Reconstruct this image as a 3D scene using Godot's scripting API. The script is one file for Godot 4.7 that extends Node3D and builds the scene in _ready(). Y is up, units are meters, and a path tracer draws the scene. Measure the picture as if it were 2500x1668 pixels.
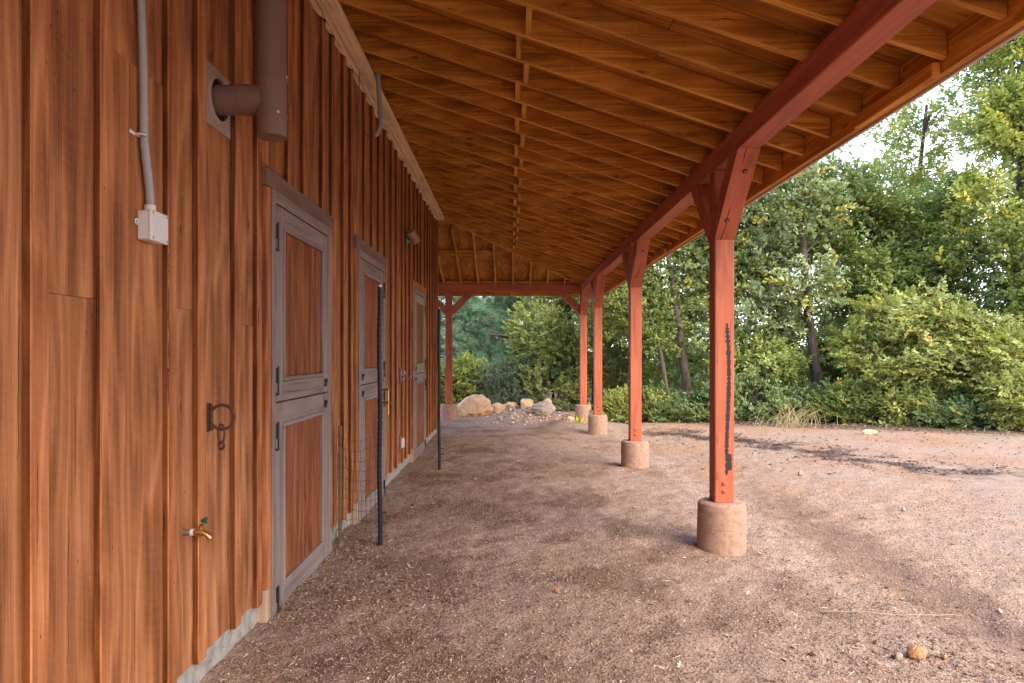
extends Node3D

var rng := RandomNumberGenerator.new()
var M := {}
var T := {}
var gp := {}            # node -> where it stands in the world
var used := {}
var n_low := FastNoiseLite.new()
var n_mid := FastNoiseLite.new()
var n_fine := FastNoiseLite.new()
var n_patch := FastNoiseLite.new()
var n_tree := FastNoiseLite.new()
var n_print := FastNoiseLite.new()

# ---------------------------------------------------------------- lookups
func lin(r: float, g: float, b: float) -> Color:
	return Color(r, g, b).linear_to_srgb()

func numbered(called: String) -> String:
	if not used.has(called):
		used[called] = 0
		return called
	used[called] += 1
	return "%s_%03d" % [called, used[called]]

func thing(called: String, at: Vector3, label: String, category: String, group := "") -> Node3D:
	var o := Node3D.new()
	o.name = numbered(called)
	add_child(o, true)
	o.position = at
	gp[o] = at
	o.set_meta("label", label)
	o.set_meta("category", category)
	if group != "":
		o.set_meta("group", group)
	return o

func obj(st: SurfaceTool, called: String, m: Material, parent: Node, at := Vector3.ZERO) -> MeshInstance3D:
	var o := MeshInstance3D.new()
	o.mesh = st.commit()
	o.material_override = m
	o.name = called
	o.cast_shadow = GeometryInstance3D.SHADOW_CASTING_SETTING_ON
	parent.add_child(o, true)
	o.position = at - (gp[parent] if gp.has(parent) else Vector3.ZERO)
	gp[o] = at
	return o

func begin() -> SurfaceTool:
	var st := SurfaceTool.new()
	st.begin(Mesh.PRIMITIVE_TRIANGLES)
	return st

# ---------------------------------------------------------------- shapes
func tri(st: SurfaceTool, a: Vector3, b: Vector3, c: Vector3, n: Vector3, ua := Vector2.ZERO, ub := Vector2.ZERO, uc := Vector2.ZERO, col := Color.WHITE) -> void:
	if (b - a).cross(c - a).dot(n) > 0.0:
		var t := b
		b = c
		c = t
		var tu := ub
		ub = uc
		uc = tu
	st.set_normal(n); st.set_color(col); st.set_uv(ua); st.add_vertex(a)
	st.set_normal(n); st.set_color(col); st.set_uv(ub); st.add_vertex(b)
	st.set_normal(n); st.set_color(col); st.set_uv(uc); st.add_vertex(c)

# A chamfered box (44 triangles): full axis vectors, grain along axis g, UVs in metres.
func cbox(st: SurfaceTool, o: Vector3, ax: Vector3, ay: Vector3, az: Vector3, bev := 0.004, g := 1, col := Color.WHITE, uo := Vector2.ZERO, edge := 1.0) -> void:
	var A := [ax, ay, az]
	var L := [ax.length(), ay.length(), az.length()]
	var N := [ay.cross(az).normalized(), az.cross(ax).normalized(), ax.cross(ay).normalized()]
	for i in 3:
		if (N[i] as Vector3).dot(A[i]) < 0.0:
			N[i] = -N[i]
	var ins := []
	for i in 3:
		ins.append(0.5 - minf(bev / L[i], 0.4))
	var face := func(n: int, s: float, sa: float, sb: float) -> Vector3:
		var a: int = (n + 1) % 3
		var b: int = (n + 2) % 3
		return A[n] * (0.5 * s) + A[a] * (ins[a] * sa) + A[b] * (ins[b] * sb)
	var uv := func(n: int, p: Vector3) -> Vector2:
		var a: int = (n + 1) % 3
		var b: int = (n + 2) % 3
		var v_ax: int = g if g != n else b
		var u_ax: int = a if v_ax == b else b
		var pu: float = p.dot(A[u_ax]) / L[u_ax]
		var pv: float = p.dot(A[v_ax]) / L[v_ax]
		return Vector2(pu / 0.6 + uo.x + n * 0.31, pv / 2.4 + uo.y)
	for n in 3:
		for s in [-1.0, 1.0]:
			var nn: Vector3 = N[n] * s
			var p := [face.call(n, s, -1.0, -1.0), face.call(n, s, 1.0, -1.0), face.call(n, s, 1.0, 1.0), face.call(n, s, -1.0, 1.0)]
			var q := [uv.call(n, p[0]), uv.call(n, p[1]), uv.call(n, p[2]), uv.call(n, p[3])]
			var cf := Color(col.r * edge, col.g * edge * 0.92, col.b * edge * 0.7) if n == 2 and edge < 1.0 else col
			tri(st, o + p[0], o + p[1], o + p[2], nn, q[0], q[1], q[2], cf)
			tri(st, o + p[0], o + p[2], o + p[3], nn, q[0], q[2], q[3], cf)
	# chamfers: between faces n (sign s) and a (sign t), running along b
	for n in 3:
		var a := (n + 1) % 3
		var b := (n + 2) % 3
		for s in [-1.0, 1.0]:
			for t in [-1.0, 1.0]:
				var nn: Vector3 = (N[n] * s + N[a] * t).normalized()
				var p0: Vector3 = A[n] * (0.5 * s) + A[a] * (ins[a] * t) - A[b] * ins[b]
				var p1: Vector3 = A[n] * (0.5 * s) + A[a] * (ins[a] * t) + A[b] * ins[b]
				var p2: Vector3 = A[n] * (ins[n] * s) + A[a] * (0.5 * t) + A[b] * ins[b]
				var p3: Vector3 = A[n] * (ins[n] * s) + A[a] * (0.5 * t) - A[b] * ins[b]
				var k := n
				if k == g:
					k = a
				var q := [uv.call(k, p0), uv.call(k, p1), uv.call(k, p2), uv.call(k, p3)]
				tri(st, o + p0, o + p1, o + p2, nn, q[0], q[1], q[2], col)
				tri(st, o + p0, o + p2, o + p3, nn, q[0], q[2], q[3], col)
	for sx in [-1.0, 1.0]:
		for sy in [-1.0, 1.0]:
			for sz in [-1.0, 1.0]:
				var nn: Vector3 = (N[0] * sx + N[1] * sy + N[2] * sz).normalized()
				var c0: Vector3 = A[0] * (0.5 * sx) + A[1] * (ins[1] * sy) + A[2] * (ins[2] * sz)
				var c1: Vector3 = A[0] * (ins[0] * sx) + A[1] * (0.5 * sy) + A[2] * (ins[2] * sz)
				var c2: Vector3 = A[0] * (ins[0] * sx) + A[1] * (ins[1] * sy) + A[2] * (0.5 * sz)
				tri(st, o + c0, o + c1, o + c2, nn, uo, uo, uo, col)

func rnd_uv() -> Vector2:
	return Vector2(rng.randf(), rng.randf())

func tone(spread := 0.12, warm := 0.05) -> Color:
	var k := 1.0 + rng.randf_range(-spread, spread)
	var w := rng.randf_range(-warm, warm)
	return Color(k * (1.0 + w), k, k * (1.0 - w))

# One timber: a chamfered box from corner lo to corner hi (x, y, depth), grain along axis g.
func timber(parent: Node, called: String, m: Material, lo: Vector3, hi: Vector3, g := 1, bev := 0.004, col := Color(0, 0, 0, 0), edge := 1.0) -> MeshInstance3D:
	var a := Vector3(lo.x, lo.y, -hi.z)
	var b := Vector3(hi.x, hi.y, -lo.z)
	var s := b - a
	var st := begin()
	cbox(st, Vector3.ZERO, Vector3(s.x, 0, 0), Vector3(0, s.y, 0), Vector3(0, 0, s.z), bev, g, tone() if col.a == 0.0 else col, rnd_uv(), edge)
	return obj(st, called, m, parent, (a + b) / 2.0)

func tube(st: SurfaceTool, pts: Array, rad: Array, sides := 8, cap := true, col := Color.WHITE, vs := 1.0) -> void:
	var n := pts.size()
	var rings := []
	var up := Vector3(0.13, 0.2, 1).normalized()
	var run := 0.0
	for i in n:
		var p: Vector3 = pts[i]
		var d: Vector3 = (pts[mini(i + 1, n - 1)] - pts[maxi(i - 1, 0)]).normalized()
		if absf(d.dot(up)) > 0.97:
			up = Vector3(1, 0.1, 0).normalized()
		var x := (up - d * up.dot(d)).normalized()
		up = x
		var y := d.cross(x)
		if i > 0:
			run += p.distance_to(pts[i - 1])
		var ring := []
		for k in sides:
			var a := TAU * k / sides
			var dir := x * cos(a) + y * sin(a)
			ring.append([p + dir * rad[i], dir, run])
		rings.append(ring)
	for i in n - 1:
		for k in sides:
			var j := (k + 1) % sides
			var q := [rings[i][k], rings[i][j], rings[i + 1][j], rings[i + 1][k]]
			var u0 := float(k) / sides * 0.4
			var u1 := float(k + 1) / sides * 0.4
			var us := [u0, u1, u1, u0]
			for t in [[0, 2, 1], [0, 3, 2]]:
				for w in t:
					st.set_normal(q[w][1]); st.set_color(col); st.set_uv(Vector2(us[w], q[w][2] * vs)); st.add_vertex(q[w][0])
	if cap:
		for e in [0, n - 1]:
			var d: Vector3 = (pts[1] - pts[0]).normalized() * -1.0 if e == 0 else (pts[n - 1] - pts[n - 2]).normalized()
			for k in range(1, sides - 1):
				tri(st, rings[e][0][0], rings[e][k][0], rings[e][k + 1][0], d, Vector2.ZERO, Vector2.ZERO, Vector2.ZERO, col)

# Turned shape: profile of (radius, height) round the axis of basis b, at o.
func lathe(st: SurfaceTool, o: Vector3, b: Basis, prof: Array, seg := 24, col := Color.WHITE, wob := 0.0) -> void:
	for i in prof.size() - 1:
		var p0: Vector2 = prof[i]
		var p1: Vector2 = prof[i + 1]
		var sl := (p1 - p0)
		var nr := Vector2(sl.y, -sl.x).normalized()
		for k in seg:
			var vs := []
			for c in [[k, p0], [k + 1, p0], [k + 1, p1], [k, p1]]:
				var a: float = TAU * c[0] / seg
				var r: float = c[1].x
				if wob > 0.0:
					r += wob * n_mid.get_noise_3d(cos(a) * 3.0 + o.x * 7.0, c[1].y * 9.0, sin(a) * 3.0 + o.z * 5.0)
				var dir := Vector3(cos(a), 0, sin(a))
				vs.append([o + b * (dir * r + Vector3(0, c[1].y, 0)), b * (dir * nr.x + Vector3(0, nr.y, 0)), Vector2(a / TAU, c[1].y)])
			for t in ([[0, 1, 2], [0, 2, 3]] if b.determinant() > 0.0 else [[0, 2, 1], [0, 3, 2]]):
				for w in t:
					st.set_normal(vs[w][1]); st.set_color(col); st.set_uv(vs[w][2]); st.add_vertex(vs[w][0])

func torus(st: SurfaceTool, o: Vector3, b: Basis, R: float, r: float, a0 := 0.0, a1 := TAU, seg := 24, sides := 8, stretch := 1.0) -> void:
	var pts := []
	var rad := []
	for k in seg + 1:
		var a := lerpf(a0, a1, float(k) / seg)
		pts.append(o + b * Vector3(cos(a) * R, sin(a) * R * stretch, 0))
		rad.append(r)
	tube(st, pts, rad, sides)

# Extruded outline: polygon of (u, v) in the plane o + eu*u + ev*v, thickness along w.
func prism(st: SurfaceTool, poly: PackedVector2Array, o: Vector3, eu: Vector3, ev: Vector3, w: Vector3, col := Color.WHITE, uvs := 1.0, uo := Vector2.ZERO) -> void:
	var idx := Geometry2D.triangulate_polygon(poly)
	var n := eu.cross(ev).normalized()
	if n.dot(w) < 0.0:
		n = -n
	for i in range(0, idx.size(), 3):
		var p := [poly[idx[i]], poly[idx[i + 1]], poly[idx[i + 2]]]
		var q := []
		for c in p:
			q.append(o + eu * c.x + ev * c.y)
		tri(st, q[0], q[1], q[2], -n, p[0] * uvs + uo, p[1] * uvs + uo, p[2] * uvs + uo, col)
		tri(st, q[0] + w, q[1] + w, q[2] + w, n, p[0] * uvs + uo, p[1] * uvs + uo, p[2] * uvs + uo, col)
	var mid := Vector2.ZERO
	for p in poly:
		mid += p / poly.size()
	var cw := Geometry2D.is_polygon_clockwise(poly)
	for i in poly.size():
		var p := poly[i]
		var q := poly[(i + 1) % poly.size()]
		var a := o + eu * p.x + ev * p.y
		var b := o + eu * q.x + ev * q.y
		var e2 := q - p
		var on := Vector2(e2.y, -e2.x) * (-1.0 if cw else 1.0)
		var nn := (eu.normalized() * on.x + ev.normalized() * on.y).normalized()
		var l := p.distance_to(q)
		tri(st, a, b, b + w, nn, uo, uo + Vector2(0, l) * uvs, uo + Vector2(w.length(), l) * uvs, col)
		tri(st, a, b + w, a + w, nn, uo, uo + Vector2(w.length(), l) * uvs, uo + Vector2(w.length(), 0) * uvs, col)

func rock_mesh(st: SurfaceTool, size: Vector3, sd: int, rough := 0.22, seg := 20, cuts := 7) -> void:
	var r := RandomNumberGenerator.new()
	r.seed = sd
	var planes := []
	for i in cuts:
		var n := Vector3(r.randfn(), r.randfn() * 0.7 + 0.1, r.randfn()).normalized()
		planes.append([n, r.randf_range(0.62, 0.9)])
	var nz := FastNoiseLite.new()
	nz.seed = sd
	nz.frequency = 1.3
	var rows := seg / 2
	var grid := []
	for i in rows + 1:
		var row := []
		for k in seg:
			var th := PI * i / rows
			var ph := TAU * k / seg
			var d := Vector3(sin(th) * cos(ph), cos(th), sin(th) * sin(ph))
			var rad := 1.0 + rough * nz.get_noise_3dv(d * 1.4) + rough * 0.35 * nz.get_noise_3dv(d * 4.0 + Vector3(9, 2, 4))
			for pl in planes:
				var c: float = d.dot(pl[0])
				if c > 0.05:
					rad = minf(rad, pl[1] / c)
			row.append(d * rad * size)
		grid.append(row)
	st.set_smooth_group(-1)
	for i in rows:
		for k in seg:
			var j := (k + 1) % seg
			var q := [grid[i][k], grid[i][j], grid[i + 1][j], grid[i + 1][k]]
			for t in [[0, 1, 2], [0, 2, 3]]:
				var n: Vector3 = (q[t[1]] - q[t[0]]).cross(q[t[2]] - q[t[0]])
				if n.length() < 1e-12:
					continue
				n = n.normalized()
				if n.dot(q[t[0]]) < 0.0:
					n = -n
				tri(st, q[t[0]], q[t[1]], q[t[2]], n)

# ---------------------------------------------------------------- textures
func noise_bytes(w: int, h: int, W: int, H: int, freq: float, sd: int, kind := FastNoiseLite.TYPE_SIMPLEX_SMOOTH, oct := 3) -> PackedByteArray:
	var n := FastNoiseLite.new()
	n.noise_type = kind
	n.seed = sd
	n.frequency = freq
	n.fractal_octaves = oct
	if kind == FastNoiseLite.TYPE_CELLULAR:
		n.cellular_return_type = FastNoiseLite.RETURN_DISTANCE2_SUB
		n.fractal_type = FastNoiseLite.FRACTAL_NONE
	var im := n.get_seamless_image(w, h, false, false, 0.2)
	im.convert(Image.FORMAT_L8)
	if w != W or h != H:
		# enlarge it with its own neighbours round it, so that it still tiles
		var nine := Image.create_empty(w * 3, h * 3, false, Image.FORMAT_L8)
		for i in 9:
			nine.blit_rect(im, Rect2i(0, 0, w, h), Vector2i((i % 3) * w, (i / 3) * h))
		nine.resize(W * 3, H * 3, Image.INTERPOLATE_CUBIC)
		im = nine.get_region(Rect2i(W, H, W, H))
	return im.get_data()

# Sawn wood: long streaks, wandering growth rings, knots, cross saw marks and dark checks. Returns colour and height.
func wood_texture(key: String, dark: Color, mid: Color, light: Color, sd: int, rings: float, knots: int, saw: float, checks: int) -> void:
	var W := 512
	var H := 1024
	var fine := noise_bytes(512, 24, W, H, 0.19, sd)
	var broad := noise_bytes(96, 8, W, H, 0.06, sd + 1)
	var blot := noise_bytes(48, 48, W, H, 0.05, sd + 2)
	var warp := noise_bytes(24, 12, W, H, 0.07, sd + 3)
	var sawn := noise_bytes(10, 512, W, H, 0.2, sd + 4)
	var speck := noise_bytes(512, 256, W, H, 0.25, sd + 5)
	var r := RandomNumberGenerator.new()
	r.seed = sd
	var kn := []
	for i in knots:
		kn.append([r.randf() * W, r.randf() * H, r.randf_range(5.0, 13.0)])
	var data := PackedByteArray()
	data.resize(W * H * 3)
	var hgt := PackedByteArray()
	hgt.resize(W * H)
	var lut := PackedByteArray()
	for i in 256:
		var t := i / 255.0
		var c := dark.lerp(mid, t * 2.0) if t < 0.5 else mid.lerp(light, t * 2.0 - 1.0)
		c = c.linear_to_srgb()
		lut.append(c.r8); lut.append(c.g8); lut.append(c.b8)
	var shear := PackedInt32Array()
	for x in W:
		shear.append(int(26.0 * sin(TAU * x / W)))
	for y in H:
		var near := []
		for k in kn:
			if absf(k[1] - y) < k[2] * 9.0:
				near.append(k)
		for x in W:
			var i := y * W + x
			var wv := warp[i] / 255.0
			var bend := 0.0
			var knot := 0.0
			for k in near:
				var dx: float = (x - k[0]) / k[2]
				var dy: float = (y - k[1]) / (k[2] * 1.5)
				var q := dx * dx + dy * dy
				if q < 1.0:
					knot = 1.0 - q * 0.55
				bend += exp(-q * 0.22) * 0.35
			var ring := 0.5 + 0.5 * sin((float(x) / W * rings + wv * rings * 0.55 + bend * 2.0) * TAU)
			var sy := (y + shear[x] + H) % H
			var s := sawn[sy * W + x] / 255.0 - 0.5
			var v := 0.5 + (fine[i] / 255.0 - 0.5) * 0.46 + (broad[i] / 255.0 - 0.5) * 0.42 + (blot[i] / 255.0 - 0.5) * 0.5 + (ring * ring - 0.4) * 0.26 + s * saw + (speck[i] / 255.0 - 0.5) * 0.14
			v -= knot * 0.45
			var b := clampi(int(v * 255.0), 0, 255)
			data[i * 3] = lut[b * 3]
			data[i * 3 + 1] = lut[b * 3 + 1]
			data[i * 3 + 2] = lut[b * 3 + 2]
			hgt[i] = clampi(int(128.0 + (fine[i] - 128.0) * 0.7 + s * 90.0 - knot * 20.0 + (speck[i] - 128.0) * 0.3), 0, 255)
	for k in checks:
		var x := r.randf() * W
		var y := int(r.randf() * H)
		var ln := int(r.randf_range(60, 300))
		for j in ln:
			x += r.randf_range(-0.5, 0.5)
			var wdt := 1 if j < 20 or j > ln - 20 else 2
			for e in wdt:
				var i := ((y + j) % H) * W + ((int(x) + e + W) % W)
				for c in 3:
					data[i * 3 + c] = int(data[i * 3 + c] * 0.3)
				hgt[i] = 0
	for k in 14:          # nail heads and pin knots
		var nx := r.randi() % W
		var ny := r.randi() % H
		for e in 12:
			var i := ((ny + e / 3) % H) * W + (nx + e % 3) % W
			for c in 3:
				data[i * 3 + c] = int(data[i * 3 + c] * 0.35)
	var im := Image.create_from_data(W, H, false, Image.FORMAT_RGB8, data)
	T[key] = ImageTexture.create_from_image(im)
	T[key + "_h"] = ImageTexture.create_from_image(Image.create_from_data(W, H, false, Image.FORMAT_L8, hgt))

# Mottled mineral surface (dirt, concrete, rock, bark): grey multiplier with a tint between three colours.
func mottle_texture(key: String, S: int, dark: Color, mid: Color, light: Color, sd: int, cell: float, grain: float, coarse: float, stretch := 1) -> void:
	var a := noise_bytes(S, S / stretch, S, S, 0.28, sd, FastNoiseLite.TYPE_SIMPLEX_SMOOTH, 2)
	var b := noise_bytes(S / 2, S / 2 / stretch, S, S, cell, sd + 1, FastNoiseLite.TYPE_CELLULAR, 1)
	var c := noise_bytes(S / 4, S / 4 / stretch, S, S, 0.05, sd + 2, FastNoiseLite.TYPE_SIMPLEX_SMOOTH, 4)
	var e := noise_bytes(S / 2, S / 2 / stretch, S, S, 0.16, sd + 3, FastNoiseLite.TYPE_SIMPLEX_SMOOTH, 2)
	var lut := PackedByteArray()
	for i in 256:
		var t := i / 255.0
		var q := dark.lerp(mid, t * 2.0) if t < 0.5 else mid.lerp(light, t * 2.0 - 1.0)
		q = q.linear_to_srgb()
		lut.append(q.r8); lut.append(q.g8); lut.append(q.b8)
	var data := PackedByteArray()
	data.resize(S * S * 3)
	var hgt := PackedByteArray()
	hgt.resize(S * S)
	for i in S * S:
		var g := (a[i] - 128) * grain + (e[i] - 128) * 0.9 * grain
		var p := (b[i] - 70) * 0.6
		var v := clampi(int(128.0 + g + p * grain * 0.8 + (c[i] - 128) * coarse), 0, 255)
		data[i * 3] = lut[v * 3]
		data[i * 3 + 1] = lut[v * 3 + 1]
		data[i * 3 + 2] = lut[v * 3 + 2]
		hgt[i] = clampi(int(120.0 + p + g * 0.5), 0, 255)
	T[key] = ImageTexture.create_from_image(Image.create_from_data(S, S, false, Image.FORMAT_RGB8, data))
	T[key + "_h"] = ImageTexture.create_from_image(Image.create_from_data(S, S, false, Image.FORMAT_L8, hgt))

func material(key: String, col: Color, rough: float, tex := "", bump := 0.0, spec := 0.35) -> StandardMaterial3D:
	var m := StandardMaterial3D.new()
	m.resource_name = key
	m.albedo_color = col
	m.roughness = rough
	m.metallic_specular = spec
	m.vertex_color_use_as_albedo = true
	if tex != "":
		m.albedo_texture = T[tex]
		if bump > 0.0:
			m.heightmap_enabled = true
			m.heightmap_texture = T[tex + "_h"]
			m.heightmap_scale = bump
	M[key] = m
	return m

func triplanar(m: StandardMaterial3D, per_metre: float) -> void:
	m.uv1_triplanar = true
	m.uv1_world_triplanar = true
	m.uv1_scale = Vector3.ONE * per_metre

func make_materials() -> void:
	wood_texture("siding", Color(0.13, 0.042, 0.014), Color(0.36, 0.138, 0.052), Color(0.57, 0.255, 0.115), 11, 5.0, 3, 0.10, 6)
	wood_texture("lumber", Color(0.19, 0.072, 0.012), Color(0.48, 0.215, 0.036), Color(0.70, 0.37, 0.095), 37, 7.0, 9, 0.10, 5)
	wood_texture("paint", Color(0.55, 0.52, 0.50), Color(0.84, 0.82, 0.81), Color(1.0, 1.0, 1.0), 53, 5.0, 3, 0.08, 16)
	mottle_texture("dirt", 1024, Color(0.36, 0.33, 0.31), Color(0.78, 0.76, 0.74), Color(1.0, 1.0, 1.0), 71, 0.11, 1.0, 0.30)
	mottle_texture("stone", 512, Color(0.42, 0.36, 0.32), Color(0.78, 0.75, 0.72), Color(1.0, 1.0, 1.0), 83, 0.05, 0.42, 0.8)
	mottle_texture("bark", 256, Color(0.30, 0.28, 0.26), Color(0.70, 0.68, 0.66), Color(1.0, 1.0, 1.0), 97, 0.08, 0.8, 0.6, 4)
	material("siding", Color.WHITE, 0.62, "siding", 0.12)
	material("batten", lin(1.08, 1.0, 0.95), 0.62, "siding", 0.12)
	material("rafter", lin(1.15, 1.08, 0.78), 0.66, "lumber", 0.10)
	material("deck", lin(0.80, 0.68, 0.50), 0.8, "lumber", 0.06)
	material("light_lumber", lin(0.95, 0.71, 0.46), 0.7, "paint", 0.10)
	material("red_paint", lin(0.50, 0.138, 0.076), 0.58, "paint", 0.10)
	material("lavender_paint", lin(0.30, 0.232, 0.218), 0.55, "paint", 0.05)
	material("olive_paint", lin(0.36, 0.33, 0.23), 0.55, "paint", 0.05)
	material("door_header", lin(0.26, 0.16, 0.128), 0.6, "paint", 0.08)
	material("door_plank", lin(0.66, 0.52, 0.50), 0.55, "siding", 0.06)
	material("raw_wood", lin(0.52, 0.36, 0.26), 0.75, "paint", 0.08)
	triplanar(material("concrete", lin(0.42, 0.395, 0.36), 0.85, "stone", 0.15), 1.6)
	triplanar(material("footing", lin(0.45, 0.285, 0.225), 0.85, "stone", 0.18), 2.3)
	triplanar(material("rock", lin(0.74, 0.50, 0.32), 0.9, "stone", 1.2), 1.5)
	triplanar(material("orange_rock", lin(0.56, 0.31, 0.18), 0.9, "stone", 1.0), 6.0)
	triplanar(material("grey_rock", lin(0.40, 0.34, 0.31), 0.9, "stone", 1.2), 1.7)
	material("ground", Color.WHITE, 0.95, "dirt", 0.7, 0.2)
	material("brown_pipe", lin(0.20, 0.12, 0.095), 0.45)
	material("dark_hole", lin(0.02, 0.015, 0.012), 0.9)
	material("flange", lin(0.38, 0.29, 0.25), 0.6)
	material("grey_plastic", lin(0.34, 0.33, 0.34), 0.45)
	material("white_plastic", lin(0.68, 0.65, 0.64), 0.4)
	var rust := material("rust", lin(0.13, 0.066, 0.042), 0.7, "stone", 0.1)
	triplanar(rust, 6.0)
	var brass := material("brass", lin(0.56, 0.36, 0.14), 0.32)
	brass.metallic = 0.9
	var steel := material("steel", lin(0.42, 0.40, 0.38), 0.4)
	steel.metallic = 0.85
	material("green_handle", lin(0.015, 0.09, 0.075), 0.35)
	material("black_rubber", lin(0.022, 0.024, 0.032), 0.35)
	material("tar", lin(0.038, 0.032, 0.034), 0.9)
	material("wire", lin(0.10, 0.085, 0.075), 0.6)
	material("pink_can", lin(0.42, 0.22, 0.17), 0.5)
	material("grey_can", lin(0.34, 0.31, 0.28), 0.4)
	material("drip_metal", lin(0.55, 0.40, 0.32), 0.5)
	material("roofing", lin(0.11, 0.10, 0.095), 0.9)
	material("bark", lin(0.14, 0.11, 0.09), 0.95, "bark", 1.0)
	for k in [["leaf", 0.48], ["leaf_gloss", 0.36], ["needle", 0.55]]:
		var m := material(k[0], Color.WHITE, k[1], "", 0.0, 0.42)
		m.backlight_enabled = true
		m.backlight = lin(0.70, 0.76, 0.34)
	material("litter", Color.WHITE, 0.9)

# ---------------------------------------------------------------- ground
func soft(a: float, b: float, x: float) -> float:
	return smoothstep(a, b, x)

func ground_y(x: float, d: float, step := 0.02) -> float:
	var y := n_low.get_noise_2d(x, d) * 0.035
	var near_wall := 1.0 - soft(0.2, 0.9, x + 1.37)
	y *= 1.0 - near_wall * 0.6
	y += n_mid.get_noise_2d(x, d) * 0.014
	y += n_fine.get_noise_2d(x, d) * 0.009 * clampf(0.05 / step, 0.0, 1.0)
	if step < 0.12 and d > 0.0:
		y -= 0.016 * (1.0 - soft(-0.93, -0.62, n_print.get_noise_2d(x, d * 0.8))) * soft(0.15, 0.5, x + 1.37) * soft(-0.25, 0.25, n_low.get_noise_2d(x * 3.0 + 5.0, d * 3.0) + 0.1)   # prints of hooves and boots
	y -= 0.03 * exp(-pow((x - 2.55) / 0.28, 2.0))                       # wheel-worn hollow outside the eave
	y += 0.14 * exp(-pow((x - 0.95) / 0.35, 2.0) - pow((d - 13.4) / 0.45, 2.0))
	y += 0.20 * exp(-pow((x - 0.45) / 0.8, 2.0) - pow((d - 15.6) / 0.8, 2.0))
	y += 0.05 * exp(-pow((x + 1.0) / 0.25, 2.0) - pow((d - 4.0) / 0.35, 2.0))
	y += 0.05 * soft(2.5, 7.0, x) * soft(6.0, 13.0, d)
	var fall := maxf(0.0, d - 17.5)
	y -= minf(fall * 0.18, 3.0) * (1.0 - soft(3.0, 7.0, x))
	return y

func band(x: float, d: float, pts: Array) -> float:
	var best := 1e9
	for i in pts.size() - 1:
		var c := Geometry2D.get_closest_point_to_segment(Vector2(x, d), pts[i], pts[i + 1])
		best = minf(best, c.distance_to(Vector2(x, d)))
	return best

func ground_colour(x: float, d: float) -> Color:
	var p := n_patch.get_noise_2d(x, d)
	var q := n_patch.get_noise_2d(x * 2.7 + 40.0, d * 2.7 - 13.0)
	var s := n_mid.get_noise_2d(x * 1.7 + 9.0, d * 1.7)
	var porch := Color(0.40, 0.280, 0.230)
	var chips := Color(0.25, 0.162, 0.125)
	var pale := Color(0.49, 0.37, 0.305)
	var yard := Color(0.45, 0.310, 0.230)
	var orange := Color(0.46, 0.275, 0.18)
	var mulch := Color(0.075, 0.060, 0.062)
	var c := porch
	var coarse := 0.55 * (1.0 - soft(0.0, 1.3, x + 0.9 + p * 0.5)) + 0.35 * (1.0 - soft(3.2, 4.6, d + q))
	c = c.lerp(chips, 0.85 * soft(0.02, 0.42, p * 0.7 + q * 0.6 + coarse * 0.2))
	c = c.lerp(pale, 0.6 * soft(0.05, 0.5, -p * 0.6 + s * 0.7))
	var out := soft(1.9, 2.9, x + q * 0.5 + p * 0.5)
	if d > 14.0:
		out = maxf(out, soft(14.2, 15.2, d + q * 0.5))
	var y := yard.lerp(orange, soft(-0.05, 0.4, p + q * 0.4) * soft(5.5, 8.0, d))
	y = y.lerp(pale, 0.5 * soft(0.0, 0.4, s - p * 0.4))
	c = c.lerp(y, out)
	c = c.lerp(pale, 0.75 * (1.0 - soft(0.05, 0.24, absf(x - 2.0 + q * 0.10) - s * 0.12)) * soft(3.0, 5.0, d))
	c = c.lerp(chips, 0.75 * (1.0 - soft(0.08, 0.42, absf(x - 2.62 + q * 0.25) - s * 0.2)) * (1.0 - soft(6.0, 8.0, d)))
	var m := band(x, d, [Vector2(2.9, 12.4), Vector2(4.1, 10.9), Vector2(4.8, 9.1), Vector2(5.6, 8.2)])
	c = c.lerp(mulch, 0.8 * (1.0 - soft(0.0, 0.75, m + q * 0.75 + s * 0.45 + 0.15)))
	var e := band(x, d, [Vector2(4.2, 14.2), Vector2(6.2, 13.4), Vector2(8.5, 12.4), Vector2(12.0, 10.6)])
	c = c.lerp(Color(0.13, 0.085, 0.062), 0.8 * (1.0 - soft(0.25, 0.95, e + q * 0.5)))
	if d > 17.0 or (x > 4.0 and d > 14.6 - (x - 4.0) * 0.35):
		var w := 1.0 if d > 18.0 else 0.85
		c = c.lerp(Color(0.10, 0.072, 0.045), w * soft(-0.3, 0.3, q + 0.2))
	return c

func grid_line(a: float, b: float, step: float, lo: float, hi: float, grow_lo: float, grow_hi: float) -> PackedFloat32Array:
	var out := []
	var x := a
	var s := step
	while x > lo:
		s *= grow_lo
		x -= s
		out.push_front(x)
	x = a
	while x < b:
		out.append(x)
		x += step
	s = step
	while x < hi:
		out.append(x)
		x += s
		s *= grow_hi
	out.append(x)
	return PackedFloat32Array(out)

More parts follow.
